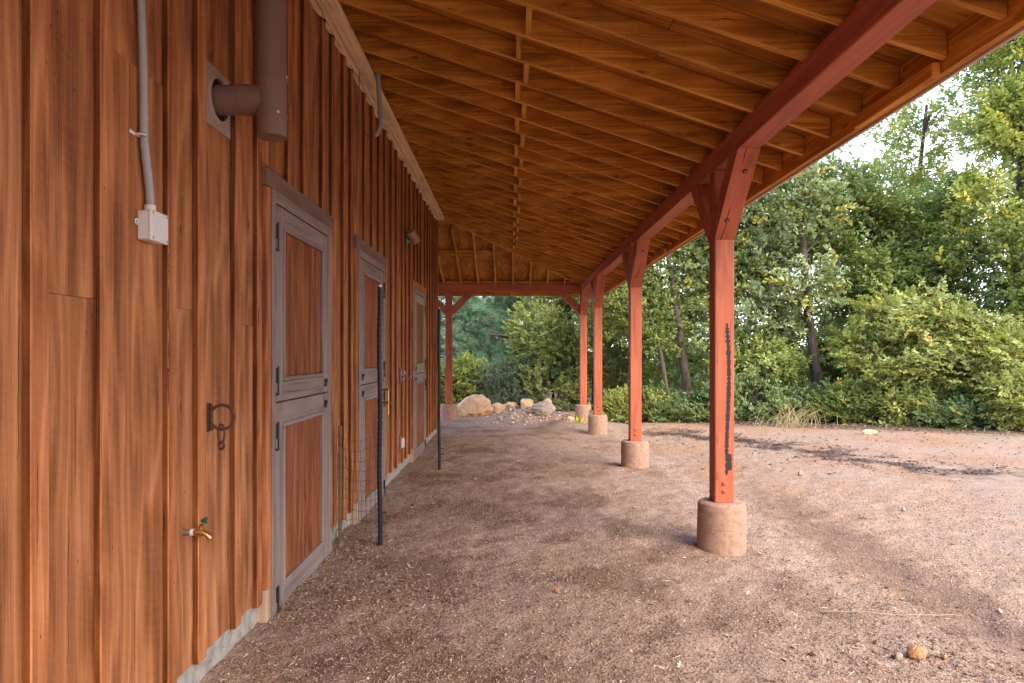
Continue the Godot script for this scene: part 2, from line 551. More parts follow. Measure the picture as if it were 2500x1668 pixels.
func make_ground() -> void:
	var xs := grid_line(-1.6, 3.2, 0.024, -70.0, 90.0, 1.10, 1.035)
	var ds := grid_line(2.6, 6.5, 0.024, -40.0, 170.0, 1.10, 1.017)
	var nx := xs.size()
	var nd := ds.size()
	var hs := PackedFloat32Array()
	hs.resize(nx * nd)
	var v := PackedVector3Array(); v.resize(nx * nd)
	var nn := PackedVector3Array(); nn.resize(nx * nd)
	var cc := PackedColorArray(); cc.resize(nx * nd)
	var uu := PackedVector2Array(); uu.resize(nx * nd)
	for j in nd:
		var sd := ds[mini(j + 1, nd - 1)] - ds[maxi(j - 1, 0)]
		for i in nx:
			var sx := xs[mini(i + 1, nx - 1)] - xs[maxi(i - 1, 0)]
			var k := j * nx + i
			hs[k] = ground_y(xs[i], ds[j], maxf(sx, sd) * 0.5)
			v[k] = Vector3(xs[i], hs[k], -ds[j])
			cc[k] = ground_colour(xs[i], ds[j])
			uu[k] = Vector2(xs[i], ds[j]) / 1.6
	for j in nd:
		for i in nx:
			var i0 := maxi(i - 1, 0); var i1 := mini(i + 1, nx - 1)
			var j0 := maxi(j - 1, 0); var j1 := mini(j + 1, nd - 1)
			var dx := (hs[j * nx + i1] - hs[j * nx + i0]) / (xs[i1] - xs[i0])
			var dd := (hs[j1 * nx + i] - hs[j0 * nx + i]) / (ds[j1] - ds[j0])
			nn[j * nx + i] = Vector3(-dx, 1.0, dd).normalized()
	var idx := PackedInt32Array()
	idx.resize((nx - 1) * (nd - 1) * 6)
	var w := 0
	for j in nd - 1:
		for i in nx - 1:
			var a := j * nx + i
			idx[w] = a; idx[w + 1] = a + nx; idx[w + 2] = a + 1
			idx[w + 3] = a + 1; idx[w + 4] = a + nx; idx[w + 5] = a + nx + 1
			w += 6
	var arr := []
	arr.resize(Mesh.ARRAY_MAX)
	arr[Mesh.ARRAY_VERTEX] = v
	arr[Mesh.ARRAY_NORMAL] = nn
	arr[Mesh.ARRAY_COLOR] = cc
	arr[Mesh.ARRAY_TEX_UV] = uu
	arr[Mesh.ARRAY_INDEX] = idx
	var me := ArrayMesh.new()
	me.add_surface_from_arrays(Mesh.PRIMITIVE_TRIANGLES, arr)
	var o := MeshInstance3D.new()
	o.name = "ground"
	o.mesh = me
	o.material_override = M.ground
	o.set_meta("kind", "structure")
	o.set_meta("label", "bare reddish dirt yard with gravel, chips and dark mulch patches")
	o.set_meta("category", "ground")
	add_child(o)

func scatter(called: String, label: String, meshes: Mesh, xf: Array, cols: Array, m: Material, parent: Node = self) -> MultiMeshInstance3D:
	var mm := MultiMesh.new()
	mm.transform_format = MultiMesh.TRANSFORM_3D
	mm.use_colors = true
	mm.mesh = meshes
	mm.instance_count = xf.size()
	for i in xf.size():
		mm.set_instance_transform(i, xf[i])
		mm.set_instance_color(i, cols[i])
	var o := MultiMeshInstance3D.new()
	o.multimesh = mm
	o.material_override = m
	o.name = called
	parent.add_child(o, true)
	if parent == self:
		o.set_meta("kind", "stuff")
		o.set_meta("label", label)
		o.set_meta("category", called.replace("_", " "))
	return o

func pebble(sd: int, flat: float) -> ArrayMesh:
	var st := begin()
	var r := RandomNumberGenerator.new()
	r.seed = sd
	var pts := []
	for k in 6:
		var a := TAU * k / 6.0
		pts.append(Vector3(cos(a) * r.randf_range(0.35, 0.55), r.randf_range(-0.1, 0.1), sin(a) * r.randf_range(0.35, 0.55)))
	var top := Vector3(r.randf_range(-0.15, 0.15), flat, r.randf_range(-0.15, 0.15))
	var bot := Vector3(0, -flat, 0)
	for k in 6:
		var a: Vector3 = pts[k]
		var b: Vector3 = pts[(k + 1) % 6]
		for e in [top, bot]:
			var n: Vector3 = (b - a).cross(e - a).normalized()
			if n.dot(a + b + e) < 0.0:
				n = -n
			tri(st, a, b, e, n)
	return st.commit()

func chip_mesh(sd: int) -> ArrayMesh:
	var st := begin()
	var r := RandomNumberGenerator.new()
	r.seed = sd
	var n := 4
	var prev_a := Vector3.ZERO
	var prev_b := Vector3.ZERO
	for i in n + 1:
		var t := float(i) / n
		var w := 0.13 * sin(PI * clampf(t * 0.8 + 0.12, 0.0, 1.0)) + 0.03
		var p := Vector3(t - 0.5, 0.10 * sin(t * PI + sd) + 0.05, 0.18 * sin(t * 2.4 + sd * 1.7))
		var a := p + Vector3(0, 0.05 * sin(sd + t * 5.0), -w)
		var b := p + Vector3(0, -0.03, w)
		if i > 0:
			var nn := (a - prev_a).cross(prev_b - prev_a).normalized()
			if nn.y < 0.0:
				nn = -nn
			tri(st, prev_a, prev_b, a, nn)
			tri(st, prev_b, b, a, nn)
		prev_a = a
		prev_b = b
	return st.commit()

func oak_leaf_mesh(sd: int) -> ArrayMesh:
	var st := begin()
	var r := RandomNumberGenerator.new()
	r.seed = sd
	var side := [[0.0, 0.02], [0.15, 0.10], [0.25, 0.06], [0.4, 0.24], [0.52, 0.10], [0.68, 0.26], [0.78, 0.10], [0.9, 0.14], [1.0, 0.0]]
	for s in [-1.0, 1.0]:
		for i in side.size() - 1:
			var p: Array = side[i]
			var q: Array = side[i + 1]
			var c := func(t: float, w: float) -> Vector3: return Vector3(t - 0.5, 0.16 * sin(t * 3.0 + sd) + absf(w) * 0.5 + 0.06, w)
			var a: Vector3 = c.call(p[0], 0.0)
			var b: Vector3 = c.call(q[0], 0.0)
			var e: Vector3 = c.call(q[0], q[1] * s)
			var f: Vector3 = c.call(p[0], p[1] * s)
			for t in [[a, b, e], [a, e, f]]:
				var n: Vector3 = (t[1] - t[0]).cross(t[2] - t[0])
				if n.length() < 1e-9:
					continue
				n = n.normalized()
				if n.y < 0.0:
					n = -n
				tri(st, t[0], t[1], t[2], n)
	return st.commit()

func lie(x: float, d: float, s: Vector3, tilt := 0.35, lift := 0.0) -> Transform3D:
	var b := Basis.from_euler(Vector3(rng.randf_range(-tilt, tilt), rng.randf() * TAU, rng.randf_range(-tilt, tilt)))
	return Transform3D(b * Basis.from_scale(s), Vector3(x, ground_y(x, d) + lift, -d))

func make_litter() -> void:
	var cols := [Color(0.36, 0.255, 0.215), Color(0.24, 0.15, 0.12), Color(0.16, 0.10, 0.08), Color(0.46, 0.35, 0.29), Color(0.32, 0.21, 0.17), Color(0.27, 0.17, 0.135)]
	# fine gravel
	for kind in 3:
		var xf := []
		var cc := []
		var tries := 0
		while xf.size() < 24000 and tries < 160000:
			tries += 1
			var d := 2.5 + 9.0 * pow(rng.randf(), 1.7)
			var x := rng.randf_range(-1.34, minf(0.9 * d, 5.2))
			var dens := 0.55 + 0.7 * n_patch.get_noise_2d(x * 1.5, d * 1.5)
			if x < -0.1:
				dens += 0.3
			if rng.randf() > dens:
				continue
			var s := rng.randf_range(0.005, 0.013) * (1.6 if rng.randf() < 0.05 else 1.0)
			xf.append(lie(x, d, Vector3(s, s, s * rng.randf_range(0.6, 1.0)), 0.6, s * 0.12))
			var c: Color = cols[rng.randi() % cols.size()]
			cc.append(c * rng.randf_range(0.8, 1.2))
		scatter(["gravel", "gravel_001", "gravel_002"][kind], ["fine angular gravel strewn over the dirt under the porch", "fine flat gravel strewn over the dirt under the porch", "fine rounded gravel strewn over the dirt under the porch"][kind], pebble(5 + kind, [0.32, 0.2, 0.4][kind]), xf, cc, M.litter)
	# wood chips and straw
	for kind in 3:
		var xf := []
		var cc := []
		var tries := 0
		while xf.size() < 6500 and tries < 90000:
			tries += 1
			var d := 2.5 + 11.5 * pow(rng.randf(), 1.4)
			var x := rng.randf_range(-1.33, minf(0.9 * d, 7.0))
			var dens := 0.35 + 0.9 * n_patch.get_noise_2d(x, d)
			dens += 0.5 * (1.0 - soft(-0.6, 0.5, x)) * (1.0 - soft(4.5, 6.5, d))
			dens += 1.6 * exp(-pow((x + 0.75) / 0.4, 2.0) - pow((d - 3.9) / 0.35, 2.0))
			dens += 1.2 * exp(-pow((x + 1.1) / 0.25, 2.0) - pow((d - 5.0) / 0.3, 2.0))
			dens += 0.9 * exp(-pow((x - 2.0) / 0.5, 2.0) - pow((d - 3.2) / 0.35, 2.0))
			if rng.randf() > dens:
				continue
			var s := rng.randf_range(0.012, 0.032)
			xf.append(lie(x, d, Vector3(s * (1.9 if kind == 2 else 1.0), s, s * (0.25 if kind == 2 else 1.0)), 0.5, 0.002))
			var c: Color = [Color(0.27, 0.17, 0.12), Color(0.14, 0.085, 0.06), Color(0.50, 0.40, 0.31)][kind]
			cc.append(c * rng.randf_range(0.6, 1.3))
		scatter(["wood_chips", "bark_crumbs", "straw"][kind], ["curled brown wood chips littering the dirt", "dark bark crumbs littering the dirt", "pale bits of straw lying on the dirt"][kind], chip_mesh(3 + kind), xf, cc, M.litter)
	# bark mulch in the dark strip and leaf litter at the wood's edge
	var xm := []
	var cm := []
	while xm.size() < 5000:
		var d := rng.randf_range(8.0, 14.8)
		var x := rng.randf_range(2.4, 12.0)
		var m1 := band(x, d, [Vector2(2.9, 12.4), Vector2(4.1, 10.9), Vector2(4.8, 9.1), Vector2(5.6, 8.2)])
		var m2 := band(x, d, [Vector2(4.2, 14.2), Vector2(6.2, 13.4), Vector2(8.5, 12.4), Vector2(12.0, 10.6)])
		var ok := rng.randf() < exp(-m1 * m1 * 4.0) * clampf(0.5 + 1.6 * n_patch.get_noise_2d(x * 2.7 + 40.0, d * 2.7 - 13.0) * -1.0, 0.05, 1.0) or rng.randf() < 0.6 * exp(-m2 * m2 * 4.0) or rng.randf() < 0.03
		if not ok:
			continue
		var s := rng.randf_range(0.03, 0.075)
		xm.append(lie(x, d, Vector3(s, s, s), 0.5, 0.004))
		cm.append(([Color(0.06, 0.05, 0.05), Color(0.16, 0.09, 0.06), Color(0.36, 0.23, 0.14)][rng.randi() % 3 if m1 > 0.5 else rng.randi() % 2]) * rng.randf_range(0.6, 1.4))
	scatter("mulch", "dark bark mulch and dead leaves strewn across the yard", chip_mesh(12), xm, cm, M.litter)
	# clods kicked up by the doors and beside the orange stone
	var xk := []
	var ck := []
	for spot in [[-0.85, 4.0, 0.28, 0.22, 260], [-1.12, 5.0, 0.14, 0.16, 130], [2.0, 3.22, 0.3, 0.14, 120], [-0.9, 6.6, 0.25, 0.3, 90]]:
		for k in spot[4]:
			var x: float = maxf(-1.3, spot[0] + rng.randfn() * spot[2])
			var d: float = spot[1] + rng.randfn() * spot[3]
			var s := absf(rng.randfn()) * 0.010 + 0.010
			xk.append(lie(x, d, Vector3(s * 1.4, s, s), 0.7, s * 0.2))
			ck.append([Color(0.24, 0.155, 0.11), Color(0.15, 0.09, 0.06), Color(0.36, 0.25, 0.18)][rng.randi() % 3] * rng.randf_range(0.7, 1.2))
	scatter("dirt_clods", "dark clods of dirt and bark kicked up beside the doors", pebble(44, 0.3), xk, ck, M.litter)
	# rubble heap at the end of the porch
	var xr := []
	var cr := []
	while xr.size() < 420:
		var x := 0.55 + rng.randfn() * 0.5
		var d := 14.75 + rng.randfn() * 0.45
		if d < 13.6 or (absf(x - 1.585) < 0.25 and absf(d - 14.75) < 0.25):
			continue
		var s := absf(rng.randfn()) * 0.03 + 0.025
		xr.append(lie(x, d, Vector3(s * 1.3, s, s), 0.6, s * 0.2))
		cr.append([Color(0.50, 0.34, 0.25), Color(0.40, 0.30, 0.26), Color(0.30, 0.17, 0.11), Color(0.56, 0.46, 0.40)][rng.randi() % 4] * rng.randf_range(0.8, 1.2))
	scatter("rubble", "loose reddish stones heaped round the grey rock under the far beam", pebble(31, 0.34), xr, cr, M.litter)
	# dead oak leaves
	var xl := []
	var cl := []
	while xl.size() < 260:
		var d := 2.7 + 10.0 * pow(rng.randf(), 1.5)
		var x := rng.randf_range(-1.2, minf(0.9 * d, 7.0))
		var s := rng.randf_range(0.03, 0.06)
		xl.append(lie(x, d, Vector3(s, s, s), 0.3, 0.003))
		cl.append([Color(0.52, 0.43, 0.33), Color(0.38, 0.26, 0.16), Color(0.22, 0.13, 0.08)][rng.randi() % 3] * rng.randf_range(0.8, 1.2))
	scatter("dead_leaves", "dry lobed oak leaves scattered on the dirt", oak_leaf_mesh(2), xl, cl, M.litter)

# ---------------------------------------------------------------- barn
const BOARD := -1.372
const FRONT := -1.345
const LEDGE := 3.88

func door_planks(door: Node, a: float, b: float, y0: float, y1: float) -> void:
	var n := 8
	var w := (b - a) / n
	for i in n:
		timber(door, "plank", M.door_plank, Vector3(-1.352, y0, a + w * i + 0.002), Vector3(-1.332, y1, a + w * (i + 1) - 0.002), 1, 0.004)

func make_door(barn: Node, d0: float, olive: bool, hinge_near: bool) -> void:
	var X := -1.315
	var w := 1.19
	var paint: Material = M.lavender_paint
	var trim: Material = M.olive_paint if olive else M.lavender_paint
	var st := begin()
	var at := Vector3(X - 0.045, 1.17, -(d0 + w / 2.0))
	var jam := func(lo: Vector3, hi: Vector3, g: int) -> void:
		var a := Vector3(lo.x, lo.y, -hi.z) - at
		var b := Vector3(hi.x, hi.y, -lo.z) - at
		var s := b - a
		cbox(st, (a + b) / 2.0, Vector3(s.x, 0, 0), Vector3(0, s.y, 0), Vector3(0, 0, s.z), 0.003, g, Color.WHITE, rnd_uv())
	jam.call(Vector3(X - 0.09, -0.06, d0), Vector3(X, 2.366, d0 + 0.058), 1)
	jam.call(Vector3(X - 0.09, -0.06, d0 + w - 0.058), Vector3(X, 2.366, d0 + w), 1)
	jam.call(Vector3(X - 0.09, 2.30, d0 + 0.058), Vector3(X, 2.366, d0 + w - 0.058), 2)
	var door := obj(st, "stable_door", paint, barn, at)
	door.set_meta("label", "wooden split stable door with painted frame" if not olive else "wooden split stable door with pale olive upper frame")
	var a := d0 + 0.063
	var b := d0 + w - 0.063
	for half in 2:
		var y0: float = [-0.02, 1.181][half]
		var y1: float = [1.173, 2.293][half]
		var p0: float = [0.131, 1.314][half]
		var p1: float = [1.033, 2.172][half]
		var m := trim if half == 1 else paint
		timber(door, "stile", m, Vector3(X - 0.045, y0, a), Vector3(X - 0.004, y1, a + 0.118), 1, 0.003, Color.WHITE)
		timber(door, "stile", m, Vector3(X - 0.045, y0, b - 0.118), Vector3(X - 0.004, y1, b), 1, 0.003, Color.WHITE)
		timber(door, "rail", m, Vector3(X - 0.045, y0, a + 0.119), Vector3(X - 0.004, p0 - 0.02, b - 0.119), 2, 0.003, Color.WHITE)
		timber(door, "rail", m, Vector3(X - 0.045, p1 + 0.02, a + 0.119), Vector3(X - 0.004, y1, b - 0.119), 2, 0.003, Color.WHITE)
		# moulding round the panel
		timber(door, "moulding", m, Vector3(X - 0.04, p0 - 0.02, a + 0.119), Vector3(X + 0.004, p0 + 0.006, b - 0.119), 2, 0.006, Color.WHITE)
		timber(door, "moulding", m, Vector3(X - 0.04, p1 - 0.006, a + 0.119), Vector3(X + 0.004, p1 + 0.02, b - 0.119), 2, 0.006, Color.WHITE)
		timber(door, "moulding", m, Vector3(X - 0.04, p0 + 0.006, a + 0.119), Vector3(X + 0.004, p1 - 0.006, a + 0.143), 1, 0.006, Color.WHITE)
		timber(door, "moulding", m, Vector3(X - 0.04, p0 + 0.006, b - 0.143), Vector3(X + 0.004, p1 - 0.006, b - 0.119), 1, 0.006, Color.WHITE)
		door_planks(door, a + 0.143, b - 0.143, p0 + 0.006, p1 - 0.006)
		var hd := a - 0.002 if hinge_near else b + 0.002
		for hy in ([0.10, 1.02] if half == 0 else [1.33, 2.14]):
			var hs := begin()
			cbox(hs, Vector3(0.0, 0, 0), Vector3(0.014, 0, 0), Vector3(0, 0.085, 0), Vector3(0, 0, 0.022), 0.003)
			tube(hs, [Vector3(0.004, -0.11, 0), Vector3(0.004, 0.052, 0)], [0.005, 0.005], 8)
			cbox(hs, Vector3(0.0, -0.105, 0), Vector3(0.014, 0, 0), Vector3(0, 0.012, 0), Vector3(0, 0, 0.03), 0.002)
			obj(hs, "hinge", M.black_rubber, door, Vector3(X + 0.006, hy, -hd))
		var ld := b - 0.075 if hinge_near else a + 0.075
		var ls := begin()
		cbox(ls, Vector3.ZERO, Vector3(0.008, 0, 0), Vector3(0, 0.055, 0), Vector3(0, 0, 0.04), 0.002)
		cbox(ls, Vector3(0.008, 0.012, 0.006), Vector3(0.01, 0, 0), Vector3(0, 0.018, 0), Vector3(0, 0, 0.022), 0.002)
		obj(ls, "latch_plate", M.black_rubber, door, Vector3(X + 0.003, 1.10 if half == 0 else 1.25, -ld))
	# header and casings
	var hx := -1.322
	timber(barn, "door_header", M.door_header if not olive else M.batten, Vector3(-1.40, 2.369, d0 - 0.069), Vector3(hx + 0.003, 2.467, d0 + w + 0.068), 2, 0.004, Color(1, 1, 1))
	for s in [d0 - 0.068, d0 + w + 0.005]:
		timber(barn, "door_casing", M.batten, Vector3(-1.40, 0.17, s), Vector3(hx, 2.366, s + 0.062), 1)
		timber(barn, "door_casing_foot", M.raw_wood, Vector3(-1.40, -0.10, s + 0.001), Vector3(hx - 0.002, 0.168, s + 0.061), 1, 0.003, Color(1, 1, 1))

func make_barn() -> Node3D:
	var barn := thing("barn", Vector3(-1.4, 0, -4.0), "stained board-and-batten barn with three stable doors along its side", "barn")
	var doors := [3.705, 5.813, 9.13]
	timber(barn, "wall_core", M.dark_hole, Vector3(-1.50, -0.3, -2.9), Vector3(-1.398, 4.10, 12.36), 1, 0.002, Color(1, 1, 1))
	timber(barn, "foundation", M.concrete, Vector3(-1.397, -0.4, -2.9), Vector3(-1.377, 0.15, 12.35), 2, 0.003, Color(1, 1, 1))
	# battens: depth of the near edge, lowest height
	var bat := []
	var d := -2.8
	while d < 1.2:
		bat.append([d, 0.11])
		d += rng.randf_range(0.26, 0.40)
	for b in [1.50, 1.882, 2.2045, 2.64, 2.887, 3.274, 3.562]:
		bat.append([b, 0.112])
	for b in [4.049, 4.363, 4.799]:
		bat.append([b, 2.469])
	bat.append([5.055, 2.469])
	for b in [5.400, 5.66]:
		bat.append([b, 0.112])
	for b in [6.179, 6.52, 6.86]:
		bat.append([b, 2.469])
	for b in [7.199, 7.580, 7.906, 8.352, 8.65, 8.97]:
		bat.append([b, 0.112])
	for b in [9.386, 9.76, 10.05]:
		bat.append([b, 2.469])
	for b in [10.56, 10.88, 11.22, 11.56, 11.86, 12.13]:
		bat.append([b, 0.112])
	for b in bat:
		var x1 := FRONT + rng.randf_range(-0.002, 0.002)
		timber(barn, "batten", M.batten, Vector3(BOARD + 0.001, b[1] + rng.randf_range(-0.012, 0.004), b[0]), Vector3(x1, LEDGE - 0.028, b[0] + rng.randf_range(0.068, 0.078)), 1, 0.004, tone(0.13, 0.06), 0.42)      # sawn edges: coloured darker and browner than the front face
	# boards from one batten's middle to the next, each in two or three lengths
	for i in bat.size():
		var a: float = bat[i][0] + 0.036
		var e: float = (bat[i + 1][0] if i + 1 < bat.size() else 12.33) + 0.036
		if i + 1 == bat.size():
			e = 12.36
		var spans := [[a, e, 0.115]]
		for dd in doors:
			var da: float = dd - 0.004
			var db: float = dd + 1.194
			var nxt := []
			for s in spans:
				if s[2] > 1.0 or s[1] <= da or s[0] >= db:
					nxt.append(s)
				elif s[0] >= da and s[1] <= db:
					nxt.append([s[0], s[1], 2.38])
				else:
					if s[0] < da:
						nxt.append([s[0], da, s[2]])
						nxt.append([da, s[1], 2.38])
					else:
						nxt.append([s[0], db, 2.38])
						nxt.append([db, s[1], s[2]])
			spans = nxt
		for s in spans:
			if s[1] - s[0] < 0.015:
				continue
			var cut: float = 1.62 if i % 2 == 0 else 2.51
			cut += rng.randf_range(-0.02, 0.02)
			var ys: Array = [s[2], cut, LEDGE] if s[2] < 1.0 else [s[2], LEDGE]
			if s[2] > 1.0 and i % 2 == 1:
				ys = [s[2], 2.51, LEDGE]
			var same := tone(0.22, 0.08)
			for k in ys.size() - 1:
				if ys[k + 1] - ys[k] < 0.03:
					continue
				timber(barn, "siding_board", M.siding, Vector3(-1.396, ys[k] + 0.0004, s[0] + 0.001), Vector3(BOARD + rng.randf_range(-0.002, 0.001), ys[k + 1] - 0.0004, s[1] - 0.001), 1, 0.0015, same * tone(0.05, 0.03))
	for i in 3:
		make_door(barn, doors[i], i == 2, i == 0)
	timber(barn, "corner_board", M.batten, Vector3(-1.40, 0.11, 12.285), Vector3(FRONT + 0.006, LEDGE - 0.004, 12.39), 1)
	# ledger under the rafters and the ragged filler strip between it and the siding
	timber(barn, "ledger_board", M.light_lumber, Vector3(-1.298, LEDGE - 0.018, -2.8), Vector3(-1.195, LEDGE + 0.02, 3.1), 2, 0.004, Color(1, 1, 1))
	timber(barn, "ledger_board", M.light_lumber, Vector3(-1.298, LEDGE - 0.018, 3.103), Vector3(-1.195, LEDGE + 0.02, 7.7), 2, 0.004, Color(0.95, 0.93, 0.9))
	timber(barn, "ledger_board", M.light_lumber, Vector3(-1.298, LEDGE - 0.018, 7.703), Vector3(-1.195, LEDGE + 0.02, 12.1), 2, 0.004, Color(1.02, 1, 1))
	var poly := PackedVector2Array()
	poly.append(Vector2(-1.302, -2.0))
	poly.append(Vector2(-1.302, 12.05))
	var dd := 12.05
	while dd > -2.0:
		var near := 0.0
		for b in bat:
			near = maxf(near, exp(-pow((dd - b[0] - 0.036) / 0.062, 2.0)))
		poly.append(Vector2(-1.371 + 0.034 * near + rng.randf_range(-0.003, 0.003), dd))
		dd -= 0.03
	var st := begin()
	prism(st, poly, Vector3(1.4, 0, 4.0), Vector3(1, 0, 0), Vector3(0, 0, -1), Vector3(0, 0.03, 0), Color(0.97, 0.95, 0.92), 0.8)
	obj(st, "filler_strip", M.light_lumber, barn, Vector3(-1.4, LEDGE - 0.026, -4.0))
	# the rest of the building: end wall and main roof
	for i in 12:
		var x1 := -1.372 - i * 0.32
		timber(barn, "siding_board", M.siding, Vector3(x1 - 0.318, 0.11, 12.361), Vector3(x1, LEDGE + 0.05 + i * 0.1, 12.385), 1, 0.003)
		timber(barn, "batten", M.batten, Vector3(x1 - 0.355, 0.11, 12.386), Vector3(x1 - 0.285, LEDGE + i * 0.1, 12.412), 1)
	var rs := begin()
	cbox(rs, Vector3.ZERO, Vector3(5.0, -5.0 / 3.0, 0), Vector3(0, 0.05, 0), Vector3(0, 0, 15.6), 0.004)
	obj(rs, "main_roof", M.roofing, barn, Vector3(-3.98, 5.08, -4.7))
	return barn

# ---------------------------------------------------------------- porch
func bot(x: float) -> float:
	return LEDGE - (x + 1.19) / 3.0

const RD := 0.122      # plumb depth of a rafter

func sloped(parent: Node, called: String, m: Material, x0: float, x1: float, d: float, th: float, lo: float, hi: float, col: Color, along_d := false, d0 := 0.0) -> MeshInstance3D:
	# a rafter: plumb-cut, running down from x0 to x1 (or, on the hip end, from depth to depth)
	var st := begin()
	var L := x1 - x0
	var mid := (x0 + x1) / 2.0
	var y := LEDGE - (mid + 1.19) / 3.0 + (lo + hi) / 2.0
	var run := Vector3(L, -L / 3.0, 0)
	var side := Vector3(0, 0, th)
	var at := Vector3(mid, y, -d)
	if along_d:
		run = Vector3(0, -L / 3.0, -L)
		side = Vector3(th, 0, 0)
		at = Vector3(d, y, -(mid + d0))
	cbox(st, Vector3.ZERO, run, Vector3(0, hi - lo, 0), side, 0.003, 0, col, rnd_uv())
	return obj(st, called, m, parent, at)

func make_post(porch: Node, x: float, d: float, label: String, braces: Array, marked: bool) -> void:
	var h := 0.072
	var gy := ground_y(x, d)
	var top := 0.345
	var st := begin()
	cbox(st, Vector3.ZERO, Vector3(h * 2, 0, 0), Vector3(0, 2.82 - top, 0), Vector3(0, 0, h * 2), 0.006, 1, tone(0.04, 0.02), rnd_uv())
	var post := obj(st, "post", M.red_paint, porch, Vector3(x, (2.82 + top) / 2.0, -d))
	post.set_meta("label", label)
	var fs := begin()
	var r := 0.178
	lathe(fs, Vector3.ZERO, Basis.IDENTITY, [Vector2(r * 1.01, gy - 0.25), Vector2(r, 0.02), Vector2(r * 0.995, 0.16), Vector2(r * 1.006, 0.165), Vector2(r * 0.99, 0.30), Vector2(r * 0.955, 0.334), Vector2(r * 0.86, 0.345), Vector2(0.0, 0.348)], 36, Color.WHITE, 0.007)
	obj(fs, "footing", M.footing, post, Vector3(x, 0, -d))
	for b in braces:
		# b: direction in (x, depth) the brace leans out to
		var dir := Vector3(b[0], 0, -b[1])
		var side := dir.cross(Vector3.UP)
		var bs := begin()
		var poly := PackedVector2Array([Vector2(0.0, 2.30), Vector2(0.0, 2.498), Vector2(0.322, 2.82), Vector2(0.52, 2.82)])
		prism(bs, poly, Vector3(0, -2.5, 0) + dir * h - side * (h + 0.003), dir, Vector3.UP, side * (h * 2 + 0.006), tone(0.04, 0.02), 0.7, rnd_uv())
		var br := obj(bs, "brace", M.red_paint, post, Vector3(x, 2.5, -d))
		for t in [0.12, 0.40]:
			var p: Vector3 = dir * (h + t) + Vector3(0, -0.2 + t, 0)
			var nrm := (dir - Vector3.UP).normalized()
			var bb := Basis(side, nrm, side.cross(nrm))
			var ws := begin()
			lathe(ws, Vector3.ZERO, bb, [Vector2(0.018, -0.003), Vector2(0.018, 0.002), Vector2(0.011, 0.0035)], 16)
			var off := side * (-0.012 if t > 0.2 else 0.02)
			obj(ws, "washer", M.tar, post, Vector3(x, 2.5, -d) + p + off)
			var hs := begin()
			lathe(hs, Vector3.ZERO, bb, [Vector2(0.010, 0.002), Vector2(0.010, 0.010), Vector2(0.0, 0.011)], 6)
			obj(hs, "bolt", M.red_paint, post, Vector3(x, 2.5, -d) + p + off)
	for y in [0.43, 0.49]:
		var hs := begin()
		lathe(hs, Vector3.ZERO, Basis(Vector3.RIGHT, Vector3.BACK, Vector3.DOWN), [Vector2(0.016, -0.002), Vector2(0.016, 0.004), Vector2(0.011, 0.010), Vector2(0.0, 0.012)], 10)
		obj(hs, "bolt", M.red_paint, post, Vector3(x - 0.004, y, -d + h))
	if marked:
		# blackened split with ragged edges down the front face
		var ts := begin()
		var prev := []
		var n := 340
		for i in n + 1:
			var t := float(i) / n
			var y := lerpf(1.68, 0.55, t)
			var c := 0.018 + 0.012 * sin(t * 5.0) + 0.010 * t + 0.004 * n_mid.get_noise_1d(i * 0.7)
			var w := 0.0125 + 0.009 * n_mid.get_noise_1d(i * 0.06 + 50.0) + 0.003 * n_mid.get_noise_1d(i * 1.9 + 50.0)
			if n_fine.get_noise_1d(i * 0.31) > 0.05:
				w += rng.randf_range(0.0, 0.006)
			if rng.randf() < 0.03:
				w += rng.randf_range(0.004, 0.014)
			w = maxf(w, 0.002)
			if t < 0.03 or t > 0.985:
				w *= 0.5
			if t > 0.86 and t < 0.965:
				c += 0.016
				w += 0.010
			var cur := [Vector3(c - w, y, 0), Vector3(c + w * 0.9, y, 0)]
			if i > 0:
				tri(ts, prev[0], prev[1], cur[0], Vector3.BACK)
				tri(ts, prev[1], cur[1], cur[0], Vector3.BACK)
			prev = cur
		var o := obj(ts, "tar_streak", M.tar, post, Vector3(x, 0, -d + h + 0.0015))
		o.set_meta("label", "black tarry streak down the face of the post")

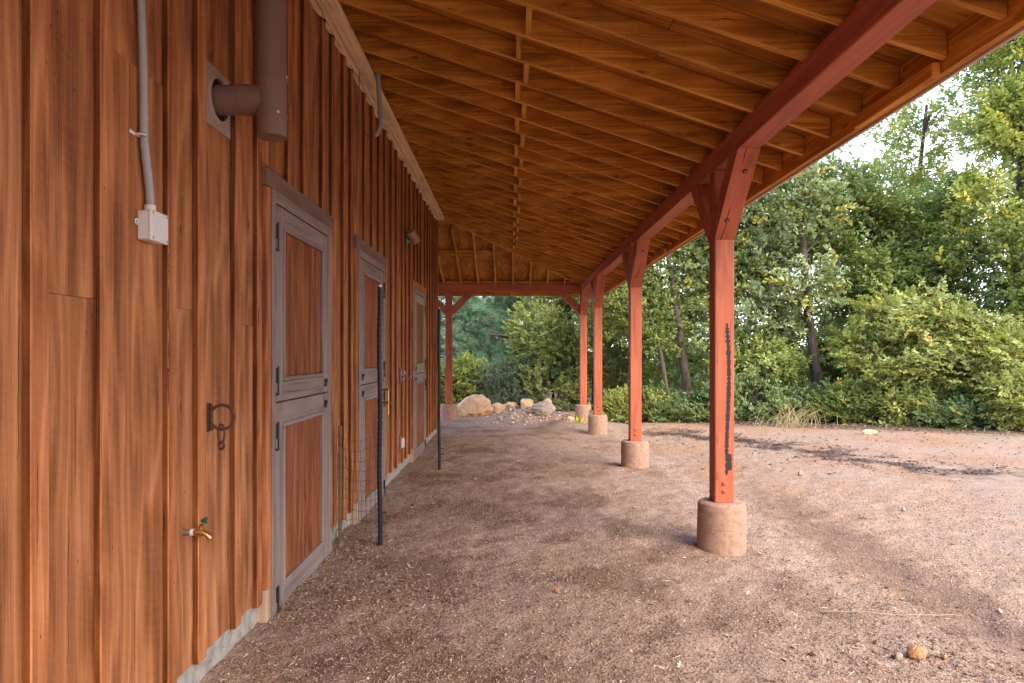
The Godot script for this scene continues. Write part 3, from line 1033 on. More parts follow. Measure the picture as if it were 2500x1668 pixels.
func make_porch() -> void:
	var porch := thing("porch", Vector3(1.585, 0, -5.06), "open lean-to porch roof on red timber posts along the barn", "porch")
	var rafters := []
	var d := 3.09 - 0.3765 * 15
	while d < 14.5:
		rafters.append(d)
		d += 0.3765
	var tail := 2.007
	for r in rafters:
		if r < -0.9:
			continue
		var x0 := -1.36
		if r > 11.9:
			x0 = -1.19 + (r - 11.98) + 0.05
		sloped(porch, "rafter", M.rafter, x0, tail, r + 0.019, 0.038, 0.0, RD, tone(0.16, 0.05))
	# blocks between rafters: staggered at mid span, and over the ledger and the beam
	for i in rafters.size() - 1:
		var a: float = rafters[i] + 0.039
		var b: float = rafters[i + 1] - 0.001
		if a < -0.9:
			continue
		var xs := [0.05 if i % 2 == 0 else 0.105]
		if a < 11.7:
			xs.append(-1.262)
		xs.append(1.60)
		for x in xs:
			if a > 11.98 and x < -1.19 + (b - 11.98) + 0.08:
				continue
			var y0 := bot(x) + (0.004 if x < 1.0 and x > -1.0 else 0.02)
			timber(porch, "blocking", M.rafter, Vector3(x - 0.019, y0, a), Vector3(x + 0.019, bot(x + 0.02) + RD - 0.002, b), 2, 0.003, tone(0.15, 0.05))
	# roof deck in sheets, and the covering over it
	var deck_lo := RD + 0.001
	var dd := -1.1
	while dd < 11.9:
		var e := minf(dd + 1.22, 11.98)
		for span in [[-1.50, 0.90], [0.903, 2.05]]:
			sloped(porch, "roof_sheet", M.deck, span[0], span[1], (dd + e) / 2.0, e - dd - 0.003, deck_lo, deck_lo + 0.016, tone(0.10, 0.04))
		dd = e
		if e >= 11.98:
			break
	var ey := Vector3(1, -1.0 / 3.0, 0)
	var ed := Vector3(0, 0, -1)
	var st := begin()
	# main slope beyond the barn corner, cut along the hip
	prism(st, PackedVector2Array([Vector2(-1.19, 11.983), Vector2(2.05, 11.983), Vector2(2.05, 15.22)]), Vector3(-1.0, 0, 13.0) + Vector3(0, -1.19 / 3.0, 0), ey, ed, Vector3(0, 0.016, 0), Color(1, 1, 1), 0.8)
	obj(st, "roof_sheet", M.deck, porch, Vector3(1.0, LEDGE + deck_lo, -13.0))
	# hip end: two courses of sheets sloping down to the far beam
	var eh := Vector3(0, -1.0 / 3.0, -1)
	for row in 2:
		var da: float = [11.98, 13.40][row]
		var db: float = [13.397, 15.20][row]
		for seg in [[-4.2, -2.02], [-2.017, -0.3], [-0.297, 2.05]]:
			var xa: float = seg[0]
			var xb: float = seg[1]
			# (x, depth) clipped to the hip line x <= depth - 13.17
			var full := PackedVector2Array([Vector2(xa, da), Vector2(xb, da), Vector2(xb, db), Vector2(xa, db)])
			var got := Geometry2D.intersect_polygons(full, PackedVector2Array([Vector2(-10.0, 3.175), Vector2(6.825, 20.0), Vector2(-10.0, 20.0)]))
			if got.is_empty():
				continue
			var hs := begin()
			prism(hs, got[0], Vector3(0, 11.98 / 3.0, 13.0), Vector3(1, 0, 0), eh, Vector3(0, 0.016, 0), tone(0.08, 0.03), 0.8, rnd_uv())
			obj(hs, "roof_sheet", M.deck, porch, Vector3(0, LEDGE + deck_lo, -13.0))
	var cs := begin()
	prism(cs, PackedVector2Array([Vector2(-1.50, -1.2), Vector2(2.09, -1.2), Vector2(2.09, 15.25), Vector2(-1.19, 11.97), Vector2(-1.5, 11.97)]), Vector3(0, -1.19 / 3.0, 0), ey, ed, Vector3(0, 0.02, 0))
	prism(cs, PackedVector2Array([Vector2(-4.2, 11.98), Vector2(-1.19, 11.98), Vector2(2.08, 15.26), Vector2(-4.2, 15.26)]), Vector3(0, 11.98 / 3.0, 0), Vector3(1, 0, 0), eh, Vector3(0, 0.02, 0))
	obj(cs, "roof_covering", M.roofing, porch, Vector3(0, LEDGE + deck_lo + 0.019, 0))
	# hip rafter
	var hp := begin()
	var hl := 3.24
	cbox(hp, Vector3.ZERO, Vector3(hl, -hl / 3.0, -hl), Vector3(0, 0.17, 0), Vector3(0.028, 0, 0.028), 0.003, 0, Color(1, 1, 1), rnd_uv())
	obj(hp, "hip_rafter", M.rafter, porch, Vector3(-1.19 + hl / 2.0, LEDGE - hl / 6.0 + 0.062, -(11.98 + hl / 2.0)))
	# jack rafters and blocking of the hip end
	var jx := -1.465 - 0.3755 * 6
	var jacks := []
	while jx < 1.75:
		jacks.append(jx)
		jx += 0.3755
	for x in jacks:
		var a := maxf(-1.19 + (12.42 - 11.98), x + 0.03)
		if x > -1.19 + 0.35:
			a = x + 0.03
		# depth = 11.98 + (along + 1.19)
		sloped(porch, "rafter", M.rafter, a, tail - 0.03, x, 0.038, 0.0, RD, tone(0.08, 0.03), true, 13.17)
	for i in jacks.size() - 1:
		var x0: float = jacks[i] + 0.02
		var x1: float = jacks[i + 1] - 0.02
		if x1 < -0.2:
			timber(porch, "blocking", M.rafter, Vector3(x0, bot(0.20) + 0.004, 13.351), Vector3(x1, bot(0.24) + RD - 0.002, 13.389), 0, 0.003)
		timber(porch, "blocking", M.rafter, Vector3(x0, bot(1.60) + 0.01, 14.72), Vector3(x1, bot(1.64) + RD - 0.002, 14.758), 0, 0.003)
	# beams
	var cut := [-1.0, 1.46, 5.06, 8.6, 12.3, 14.678]
	for i in cut.size() - 1:
		timber(porch, "beam", M.red_paint, Vector3(1.513, 2.822, cut[i] + 0.002), Vector3(1.657, 2.975, cut[i + 1]), 2, 0.006, tone(0.04, 0.02))
	timber(porch, "beam", M.red_paint, Vector3(-4.2, 2.822, 14.68), Vector3(1.657, 2.975, 14.822), 0, 0.006, tone(0.04, 0.02))
	# fascia with its metal edge
	var fb := 2.762
	for s in [[-1.0, 3.45], [3.453, 8.97], [8.973, 15.19]]:
		timber(porch, "fascia", M.rafter, Vector3(2.01, fb, s[0]), Vector3(2.05, 2.955, s[1]), 2, 0.003, tone(0.05))
	timber(porch, "drip_edge", M.drip_metal, Vector3(2.053, fb - 0.012, -1.0), Vector3(2.071, 2.94, 15.215), 2, 0.002, Color(1, 1, 1))
	for s in [[-4.2, 0.0], [0.003, 2.009]]:
		timber(porch, "fascia", M.rafter, Vector3(s[0], fb, 15.16), Vector3(s[1], 2.955, 15.198), 0, 0.003, tone(0.05))
	# splice cleats under the rafter tails
	timber(porch, "cleat", M.rafter, Vector3(1.962, 2.742, 3.13), Vector3(2.002, 2.812, 3.85), 2, 0.003, Color(1.0, 0.95, 0.95))
	timber(porch, "cleat", M.rafter, Vector3(1.962, 2.742, 8.62), Vector3(2.002, 2.812, 9.46), 2, 0.003, Color(1.0, 0.95, 0.95))
	make_post(porch, 1.585, 5.06, "red timber post with a black tarry streak", [[0, -1], [0, 1]], true)
	make_post(porch, 1.585, 8.60, "red timber post, second from the camera", [[0, -1], [0, 1]], false)
	make_post(porch, 1.585, 12.30, "red timber post, third from the camera", [[0, -1], [0, 1]], false)
	make_post(porch, 1.585, 14.75, "red timber corner post where the two beams meet", [[0, -1], [-1, 0]], false)
	make_post(porch, -1.367, 14.75, "red timber post beyond the barn's corner", [[1, 0], [-1, 0]], false)

# ---------------------------------------------------------------- fittings on the wall
func make_fittings() -> void:
	# vent pipe with a tee
	var X := -1.114
	var D := 3.13
	var Y := 2.634
	var r := 0.067
	var t := thing("vent_pipe", Vector3(X, Y, -D), "brown vent pipe with a side branch into the siding", "pipe")
	var st := begin()
	lathe(st, Vector3.ZERO, Basis.IDENTITY, [Vector2(0.0, -0.176), Vector2(r * 1.0, -0.175), Vector2(r * 1.0, -0.085), Vector2(r * 1.05, -0.083), Vector2(r * 1.05, -0.062), Vector2(r, -0.060), Vector2(r, 0.095), Vector2(r * 1.05, 0.097), Vector2(r * 1.05, 0.112), Vector2(r * 0.985, 0.114), Vector2(r * 0.985, 1.14), Vector2(0.0, 1.14)], 32)
	obj(st, "upright_pipe", M.brown_pipe, t, Vector3(X, Y, -D))
	st = begin()
	var side := Basis(Vector3.UP, Vector3.LEFT, Vector3.FORWARD)
	lathe(st, Vector3.ZERO, side, [Vector2(r * 0.99, 0.03), Vector2(r * 0.99, 0.105), Vector2(r * 1.05, 0.107), Vector2(r * 1.05, 0.137), Vector2(r, 0.139), Vector2(r, 0.30), Vector2(0.0, 0.30)], 32)
	obj(st, "branch_pipe", M.brown_pipe, t, Vector3(X, Y, -D))
	for k in [[0.0665, 0.105, 0.006], [0.045, -0.072, 0.05]]:
		st = begin()
		rock_mesh(st, Vector3(0.006, 0.008, 0.012) if k[1] < 0.0 else Vector3(0.006, 0.010, 0.007), 4, 0.3, 8, 3)
		obj(st, "caulk_blob", M.white_plastic, t, Vector3(X + k[0], Y + k[1], -D + k[2]))
	# square flange with its round opening
	var fl := thing("vent_flange", Vector3(BOARD, Y, -D), "square plastic vent flange round the hole in the siding", "flange")
	var poly := PackedVector2Array()
	var out := [Vector2(-0.139, -0.139), Vector2(0.139, -0.139), Vector2(0.139, 0.139), Vector2(-0.139, 0.139)]
	st = begin()
	for k in 40:
		var a0 := TAU * k / 40.0
		var a1 := TAU * (k + 1) / 40.0
		var sq := func(a: float) -> Vector3:
			var c := Vector2(cos(a), sin(a))
			return Vector3(0, c.y, c.x) * (0.139 / maxf(absf(c.x), absf(c.y)))
		var ci := func(a: float, rr: float) -> Vector3:
			return Vector3(0, sin(a), cos(a)) * rr
		var up := Vector3(0.008, 0, 0)
		for q in [[ci.call(a0, 0.112) + up, ci.call(a1, 0.112) + up, sq.call(a1) + up * 0.6, sq.call(a0) + up * 0.6, Vector3.RIGHT],
				[ci.call(a0, 0.112) + up, ci.call(a1, 0.112) + up, ci.call(a1, 0.103) + up * 2.2, ci.call(a0, 0.103) + up * 2.2, (Vector3.RIGHT + ci.call(a0, 1.0)).normalized()],
				[ci.call(a0, 0.095) + up * 2.2, ci.call(a1, 0.095) + up * 2.2, ci.call(a1, 0.103) + up * 2.2, ci.call(a0, 0.103) + up * 2.2, Vector3.RIGHT],
				[ci.call(a0, 0.095) + up * 2.2, ci.call(a1, 0.095) + up * 2.2, ci.call(a1, 0.095) + up * 0.3, ci.call(a0, 0.095) + up * 0.3, -ci.call(a0, 1.0)],
				[sq.call(a0) + up * 0.6, sq.call(a1) + up * 0.6, sq.call(a1), sq.call(a0), sq.call(a0).normalized()]]:
			tri(st, q[0], q[1], q[2], q[4])
			tri(st, q[0], q[2], q[3], q[4])
	obj(st, "plate", M.flange, fl, Vector3(BOARD, Y, -D))
	st = begin()
	lathe(st, Vector3.ZERO, Basis(Vector3.UP, Vector3.RIGHT, Vector3.BACK), [Vector2(0.096, 0.003), Vector2(0.0, 0.004)], 32)
	obj(st, "opening", M.dark_hole, fl, Vector3(BOARD, Y, -D))
	# grey conduit and junction box
	var c := thing("conduit", Vector3(-1.355, 2.0, -2.50), "bent grey flexible conduit running up the siding from the junction box", "conduit")
	st = begin()
	var path := []
	var rad := []
	for k in 81:
		var s := k / 80.0
		var y := lerpf(1.985, 3.86, s)
		var dd := 2.515 - 0.055 * soft(0.0, 0.16, s) + 0.012 * sin(s * 9.0)
		path.append(Vector3(-1.352, y, -dd))
		rad.append(0.0142 + (0.0012 if k % 2 == 0 and s < 0.2 else 0.0))
	tube(st, path, rad, 12)
	obj(st, "tube", M.grey_plastic, c, Vector3.ZERO)
	st = begin()
	torus(st, Vector3(-1.352, 2.25, -2.452), Basis(Vector3.RIGHT, Vector3.BACK, Vector3.UP), 0.0165, 0.004, 0, TAU, 16, 6)
	cbox(st, Vector3(-1.366, 2.25, -2.42), Vector3(0.006, 0, 0), Vector3(0, 0.014, 0), Vector3(0, 0, 0.035), 0.002)
	obj(st, "clamp", M.white_plastic, c, Vector3.ZERO)
	var jb := thing("junction_box", Vector3(-1.345, 1.925, -2.518), "white plastic junction box on the siding at the conduit's end", "box")
	st = begin()
	cbox(st, Vector3.ZERO, Vector3(0.042, 0, 0), Vector3(0, 0.108, 0), Vector3(0, 0, 0.118), 0.005)
	obj(st, "box", M.white_plastic, jb, Vector3(-1.3505, 1.925, -2.518))
	st = begin()
	cbox(st, Vector3.ZERO, Vector3(0.014, 0, 0), Vector3(0, 0.113, 0), Vector3(0, 0, 0.123), 0.004)
	var lid := obj(st, "lid", M.white_plastic, jb, Vector3(-1.3225, 1.925, -2.518))
	for sy in [-1.0, 1.0]:
		for sz in [-1.0, 1.0]:
			st = begin()
			lathe(st, Vector3.ZERO, Basis(Vector3.UP, Vector3.RIGHT, Vector3.BACK), [Vector2(0.005, 0.0), Vector2(0.005, 0.002), Vector2(0.0, 0.0025)], 10)
			obj(st, "screw", M.grey_plastic, lid, Vector3(-1.3155, 1.925 + sy * 0.046, -2.518 + sz * 0.05))
	st = begin()
	tube(st, [Vector3(0, 0, 0), Vector3(0, 0.028, 0)], [0.020, 0.020], 14)
	obj(st, "fitting", M.white_plastic, jb, Vector3(-1.352, 1.979, -2.515))
	st = begin()
	torus(st, Vector3.ZERO, Basis(Vector3.BACK, Vector3.UP, Vector3.RIGHT), 0.009, 0.0035, 0, TAU, 14, 6)
	obj(st, "ear", M.white_plastic, jb, Vector3(-1.367, 1.935, -2.450))
	# grey conduit hanging in front of the ledger
	var hc := thing("conduit", Vector3(-1.16, 3.5, -5.9), "short grey conduit hanging from the rafters in front of the ledger", "conduit")
	st = begin()
	path = [Vector3(-1.165, 3.98, -5.86), Vector3(-1.163, 3.80, -5.88), Vector3(-1.150, 3.62, -5.9), Vector3(-1.146, 3.53, -5.9), Vector3(-1.149, 3.47, -5.9), Vector3(-1.160, 3.42, -5.9), Vector3(-1.178, 3.385, -5.9), Vector3(-1.20, 3.37, -5.9)]
	tube(st, path, [0.020, 0.020, 0.020, 0.020, 0.020, 0.020, 0.020, 0.020], 12)
	obj(st, "tube", M.grey_plastic, hc, Vector3.ZERO)
	st = begin()
	tube(st, [Vector3(-1.1555, 3.585, -5.895), Vector3(-1.151, 3.565, -5.897)], [0.0235, 0.0235], 12)
	obj(st, "coupling", M.grey_plastic, hc, Vector3.ZERO)
	var wr := thing("loose_wire", Vector3(-1.3, 3.5, -5.9), "thin dark wire dangling from the ledger beside the grey conduit", "wire")
	st = begin()
	tube(st, [Vector3(-1.300, 3.885, -5.75), Vector3(-1.31, 3.7, -5.78), Vector3(-1.325, 3.55, -5.8), Vector3(-1.322, 3.47, -5.84), Vector3(-1.27, 3.38, -5.9), Vector3(-1.19, 3.372, -5.9)], [0.0035, 0.0035, 0.0035, 0.0035, 0.0035, 0.0035], 6)
	obj(st, "strand", M.wire, wr, Vector3.ZERO)
	# tie ring and the snap hanging in it
	var tr := thing("tie_ring", Vector3(-1.365, 1.165, -3.04), "rusty iron tie ring hinged on a plate on the siding", "ring")
	st = begin()
	cbox(st, Vector3.ZERO, Vector3(0.006, 0, 0), Vector3(0, 0.13, 0), Vector3(0, 0, 0.035), 0.002)
	tube(st, [Vector3(0.010, -0.06, 0), Vector3(0.010, 0.06, 0)], [0.008, 0.008], 10)
	obj(st, "plate", M.rust, tr, Vector3(-1.368, 1.165, -3.04))
	st = begin()
	torus(st, Vector3.ZERO, Basis.IDENTITY, 0.055, 0.0072, -2.55, 2.55, 32, 10)
	obj(st, "ring", M.rust, tr, Vector3(-1.308, 1.165, -3.04))
	var sn := thing("snap_hook", Vector3(-1.317, 1.06, -3.04), "small rusty chain snap hanging in the tie ring", "hook")
	st = begin()
	torus(st, Vector3(0, 0.045, 0), Basis(Vector3(0.93, 0.0, 0.37), Vector3.UP, Vector3(-0.37, 0, 0.93)), 0.019, 0.0052, 0, TAU, 24, 8, 2.2)
	obj(st, "link", M.rust, sn, Vector3(-1.312, 1.045, -3.04))
	st = begin()
	torus(st, Vector3.ZERO, Basis(Vector3(0.93, 0.0, 0.37), Vector3.UP, Vector3(-0.37, 0, 0.93)), 0.0155, 0.0065, 0, TAU, 20, 8)
	obj(st, "eye", M.rust, sn, Vector3(-1.312, 1.036, -3.04))
	# garden tap
	var tp := thing("garden_tap", Vector3(BOARD, 0.705, -2.81), "brass garden tap with a dark green handle low on the siding", "tap")
	st = begin()
	tube(st, [Vector3(0, 0, 0), Vector3(0.035, 0.0, 0)], [0.013, 0.013], 12)
	obj(st, "pipe", M.steel, tp, Vector3(BOARD, 0.705, -2.81))
	st = begin()
	tube(st, [Vector3(0.033, 0, 0), Vector3(0.045, 0, 0)], [0.016, 0.016], 6)
	obj(st, "nut", M.white_plastic, tp, Vector3(BOARD, 0.705, -2.81))
	st = begin()
	tube(st, [Vector3(0.045, 0, 0), Vector3(0.06, 0.0, 0), Vector3(0.075, 0.0, 0), Vector3(0.088, -0.004, 0), Vector3(0.104, -0.014, 0), Vector3(0.112, -0.022, 0)], [0.012, 0.018, 0.019, 0.013, 0.012, 0.013], 12)
	tube(st, [Vector3(0.106, -0.016, 0), Vector3(0.116, -0.026, 0)], [0.016, 0.016], 12)
	tube(st, [Vector3(0.068, 0.012, 0), Vector3(0.078, 0.03, 0)], [0.010, 0.009], 10)
	obj(st, "body", M.brass, tp, Vector3(BOARD, 0.705, -2.81))
	st = begin()
	lathe(st, Vector3.ZERO, Basis(Vector3(0.87, -0.5, 0), Vector3(0.5, 0.87, 0), Vector3.BACK), [Vector2(0.0, -0.003), Vector2(0.012, -0.003), Vector2(0.014, 0.002), Vector2(0.012, 0.006), Vector2(0.0, 0.005)], 12)
	cbox(st, Vector3(0.004, 0.008, 0), Vector3(0.008, -0.005, 0), Vector3(0.010, 0.018, 0), Vector3(0, 0, 0.028), 0.002)
	obj(st, "handle", M.green_handle, tp, Vector3(BOARD + 0.086, 0.705 + 0.044, -2.81))
	# lamp can on the wall
	var wl := thing("wall_lamp", Vector3(-1.34, 2.97, -8.66), "unlit round can lamp tilted down on the siding above the doors", "lamp")
	var ax := Vector3(-0.42, 0.80, 0.42).normalized()     # from the front of the can to its back
	var sx := ax.cross(Vector3.BACK).normalized()
	var bb := Basis(sx, ax, sx.cross(ax))
	st = begin()
	lathe(st, Vector3.ZERO, bb, [Vector2(0.060, -0.085), Vector2(0.062, -0.08), Vector2(0.061, 0.06)], 28)
	lathe(st, Vector3.ZERO, bb, [Vector2(0.0, -0.06), Vector2(0.057, -0.065), Vector2(0.060, -0.085)], 28)
	obj(st, "shade", M.pink_can, wl, Vector3(-1.262, 2.965, -8.66))
	st = begin()
	lathe(st, Vector3.ZERO, bb, [Vector2(0.063, 0.052), Vector2(0.063, 0.066), Vector2(0.055, 0.078), Vector2(0.02, 0.084), Vector2(0.0, 0.084)], 28)
	obj(st, "back_cap", M.grey_can, wl, Vector3(-1.262, 2.965, -8.66))
	st = begin()
	tube(st, [Vector3(-1.345, 2.90, -8.66), Vector3(-1.31, 2.90, -8.66), Vector3(-1.285, 2.93, -8.66)], [0.012, 0.012, 0.012], 10)
	lathe(st, Vector3(-1.346, 2.90, -8.66), Basis(Vector3.UP, Vector3.RIGHT, Vector3.BACK), [Vector2(0.05, 0.0), Vector2(0.05, 0.012), Vector2(0.0, 0.016)], 20)
	obj(st, "arm", M.grey_can, wl, Vector3.ZERO)
	# socket cover and gate latch between the second and third doors
	var so := thing("socket_cover", Vector3(-1.335, 0.36, -8.24), "white socket cover on a dark plate low between two doors", "socket")
	st = begin()
	cbox(st, Vector3.ZERO, Vector3(0.022, 0, 0), Vector3(0, 0.20, 0), Vector3(0, 0, 0.10), 0.003)
	obj(st, "plate", M.door_header, so, Vector3(-1.36, 0.36, -8.24))
	st = begin()
	cbox(st, Vector3.ZERO, Vector3(0.03, 0, 0), Vector3(0, 0.12, 0), Vector3(0, 0, 0.07), 0.006)
	cbox(st, Vector3(0.017, 0.0, 0.0), Vector3(0.01, 0, 0), Vector3(0, 0.10, 0), Vector3(0, 0, 0.05), 0.004)
	obj(st, "cover", M.white_plastic, so, Vector3(-1.333, 0.36, -8.24))
	var gl := thing("wall_latch", Vector3(-1.335, 1.20, -8.24), "steel latch hook on a dark block between two doors", "latch")
	st = begin()
	cbox(st, Vector3.ZERO, Vector3(0.022, 0, 0), Vector3(0, 0.20, 0), Vector3(0, 0, 0.09), 0.003)
	obj(st, "block", M.door_header, gl, Vector3(-1.36, 1.19, -8.24))
	st = begin()
	torus(st, Vector3.ZERO, Basis.IDENTITY, 0.022, 0.006, 0, TAU, 16, 6, 1.8)
	obj(st, "hook", M.steel, gl, Vector3(-1.325, 1.22, -8.24))
	st = begin()
	torus(st, Vector3.ZERO, Basis.IDENTITY, 0.014, 0.006, 0, TAU, 14, 6, 1.3)
	obj(st, "eye", M.steel, gl, Vector3(-1.325, 1.14, -8.24))
	var ch := thing("hook_chain", Vector3(-1.33, 1.15, -8.75), "thin chain with a steel hook slung on the siding beside the third door", "chain")
	st = begin()
	for k in 26:
		var s := k / 25.0
		var p := Vector3(-1.325, 1.19 - 0.07 * sin(s * PI) + 0.02 * s, -lerpf(8.27, 8.98, s))
		torus(st, p, Basis(Vector3.BACK, Vector3.UP, Vector3.RIGHT) if k % 2 == 0 else Basis(Vector3.BACK, Vector3.RIGHT, Vector3.DOWN), 0.014, 0.0022, 0, TAU, 10, 4, 0.55)
	obj(st, "chain", M.steel, ch, Vector3.ZERO)
	st = begin()
	torus(st, Vector3(-1.322, 1.17, -8.99), Basis.IDENTITY, 0.018, 0.005, 0, TAU, 16, 6, 2.4)
	obj(st, "hook", M.steel, ch, Vector3.ZERO)

# ---------------------------------------------------------------- corral posts and wire
func make_pole(x: float, d: float, top: float, label: String, pegs: Array) -> void:
	var t := thing("gate_pole", Vector3(x, 0, -d), label, "pole", "padded gate poles")
	var st := begin()
	var path := []
	var rad := []
	var n := 150
	for k in n + 1:
		var s := float(k) / n
		path.append(Vector3(0.004 * sin(s * 14.0), lerpf(-0.12, top, s), 0.004 * cos(s * 11.0)))
		rad.append(0.0185 + 0.003 * sin(k * 2.1))
	tube(st, path, rad, 14)
	obj(st, "padding", M.black_rubber, t, Vector3(x, 0, -d))
	st = begin()
	tube(st, [Vector3(0, top - 0.002, 0), Vector3(0, top + 0.018, 0)], [0.016, 0.015], 14)
	obj(st, "pipe_end", M.steel, t, Vector3(x, 0, -d))
	# torn edge of the padding showing a pale lining
	st = begin()
	var prev := []
	for k in 60:
		var s := k / 59.0
		var y := lerpf(0.05, 1.16, s)
		var w := 0.0035 + 0.003 * n_mid.get_noise_1d(k * 2.3)
		if n_fine.get_noise_1d(k * 0.6) < -0.05:
			w = 0.0012
		var cur := [Vector3(0.0205, y, 0.004 - w), Vector3(0.0215, y, 0.004 + w)]
		if k > 0:
			tri(st, prev[0], prev[1], cur[0], Vector3.RIGHT)
			tri(st, prev[1], cur[1], cur[0], Vector3.RIGHT)
		prev = cur
	obj(st, "lining", M.white_plastic, t, Vector3(x, 0, -d))
	for p in pegs:
		st = begin()
		cbox(st, Vector3(p[1] / 2.0 + 0.014, 0, 0), Vector3(p[1], 0, 0), Vector3(0, 0.014, 0), Vector3(0, 0, 0.014), 0.003)
		if p[2]:
			tube(st, [Vector3(p[1] + 0.012, -0.10, 0), Vector3(p[1] + 0.012, 0.012, 0)], [0.006, 0.006], 8)
		obj(st, "peg", M.rust, t, Vector3(x, p[0], -d))

func make_corral() -> void:
	make_pole(-1.00, 5.11, 1.96, "black padded pole in front of the second stable door", [[1.18, 0.05, false], [1.08, 0.05, false], [0.245, 0.045, false], [0.165, 0.045, false]])
	var t := thing("gate_latch", Vector3(-0.965, 1.13, -5.13), "rusty latch bar hooked on the black padded pole", "latch")
	var st := begin()
	tube(st, [Vector3(0, 0.06, 0), Vector3(0.0, -0.14, 0)], [0.007, 0.007], 8)
	tube(st, [Vector3(-0.022, 0.05, 0), Vector3(0.018, 0.05, 0)], [0.009, 0.009], 8)
	tube(st, [Vector3(-0.022, -0.05, 0), Vector3(0.018, -0.05, 0)], [0.009, 0.009], 8)
	obj(st, "bar", M.brass, t, Vector3(-0.94, 1.13, -5.13))
	make_pole(-0.908, 8.46, 2.02, "black padded pole near the barn's far corner", [[1.49, 0.05, false], [1.41, 0.045, false], [1.17, 0.045, false], [1.10, 0.045, false], [0.26, 0.045, false], [0.19, 0.045, false]])
	# bent wire mesh between the first pole and the wall
	var wf := thing("wire_mesh", Vector3(-1.15, 0, -5.13), "sagging piece of rusty wire mesh between the padded pole and siding", "mesh")
	var cols := 9
	var rows := 11
	var pt := func(u: float, v: float) -> Vector3:
		var x := lerpf(-1.335, -1.02, u)
		var y := lerpf(0.03, 0.84, v) - 0.05 * sin(u * PI) * v + 0.014 * n_mid.get_noise_2d(u * 9.0, v * 9.0)
		var d := 5.10 + 0.05 * sin(u * 4.0 + v * 2.0) + 0.02 * n_mid.get_noise_2d(u * 7.0 + 30.0, v * 7.0)
		return Vector3(x + 0.012 * n_mid.get_noise_2d(u * 8.0 - 20.0, v * 8.0), y, -d)
	for i in cols:
		st = begin()
		var path := []
		var rad := []
		for k in 15:
			path.append(pt.call(float(i) / (cols - 1), k / 14.0))
			rad.append(0.0018)
		tube(st, path, rad, 5)
		obj(st, "wire", M.wire, wf, Vector3.ZERO)
	for j in rows:
		st = begin()
		var path := []
		var rad := []
		for k in 13:
			path.append(pt.call(k / 12.0, float(j) / (rows - 1)))
			rad.append(0.0018)
		tube(st, path, rad, 5)
		obj(st, "wire", M.wire, wf, Vector3.ZERO)
	for i in 5:
		st = begin()
		var path := []
		var rad := []
		var a := rng.randf() * TAU
		for k in 14:
			var s := k / 13.0
			path.append(Vector3(-1.30 + 0.03 * cos(a + s * 5.0) + 0.02 * i / 5.0, 0.03 + 0.12 * s * (1.0 + 0.3 * i) * sin(s * 2.2), -5.06 - 0.04 * sin(a + s * 5.0)))
			rad.append(0.0012)
		tube(st, path, rad, 5)
		obj(st, "loose_end", M.wire, wf, Vector3.ZERO)
	var sk := thing("stake", Vector3(-1.30, 0, -5.17), "weathered grey stake leaning on the siding behind the wire mesh", "stake")
	st = begin()
	cbox(st, Vector3.ZERO, Vector3(0.022, 0, 0), Vector3(0, 0.95, 0), Vector3(0, 0, 0.03), 0.004, 1, Color(0.5, 0.42, 0.36))
	obj(st, "shaft", M.raw_wood, sk, Vector3(-1.325, 0.42, -5.20))

# ---------------------------------------------------------------- rocks
func rock(x: float, d: float, size: Vector3, sink: float, m: Material, sd: int, label: String, turn := 0.0, group := "") -> void:
	var st := begin()
	rock_mesh(st, size / 2.0, sd, 0.24, 28 if size.x > 0.3 else 14, 9)
	var y := ground_y(x, d) + size.y / 2.0 - sink
	var o := obj(st, numbered("rock"), m, self, Vector3(x, y, -d))
	o.rotation.y = turn
	o.set_meta("label", label)
	o.set_meta("category", "rock")
	if group != "":
		o.set_meta("group", group)

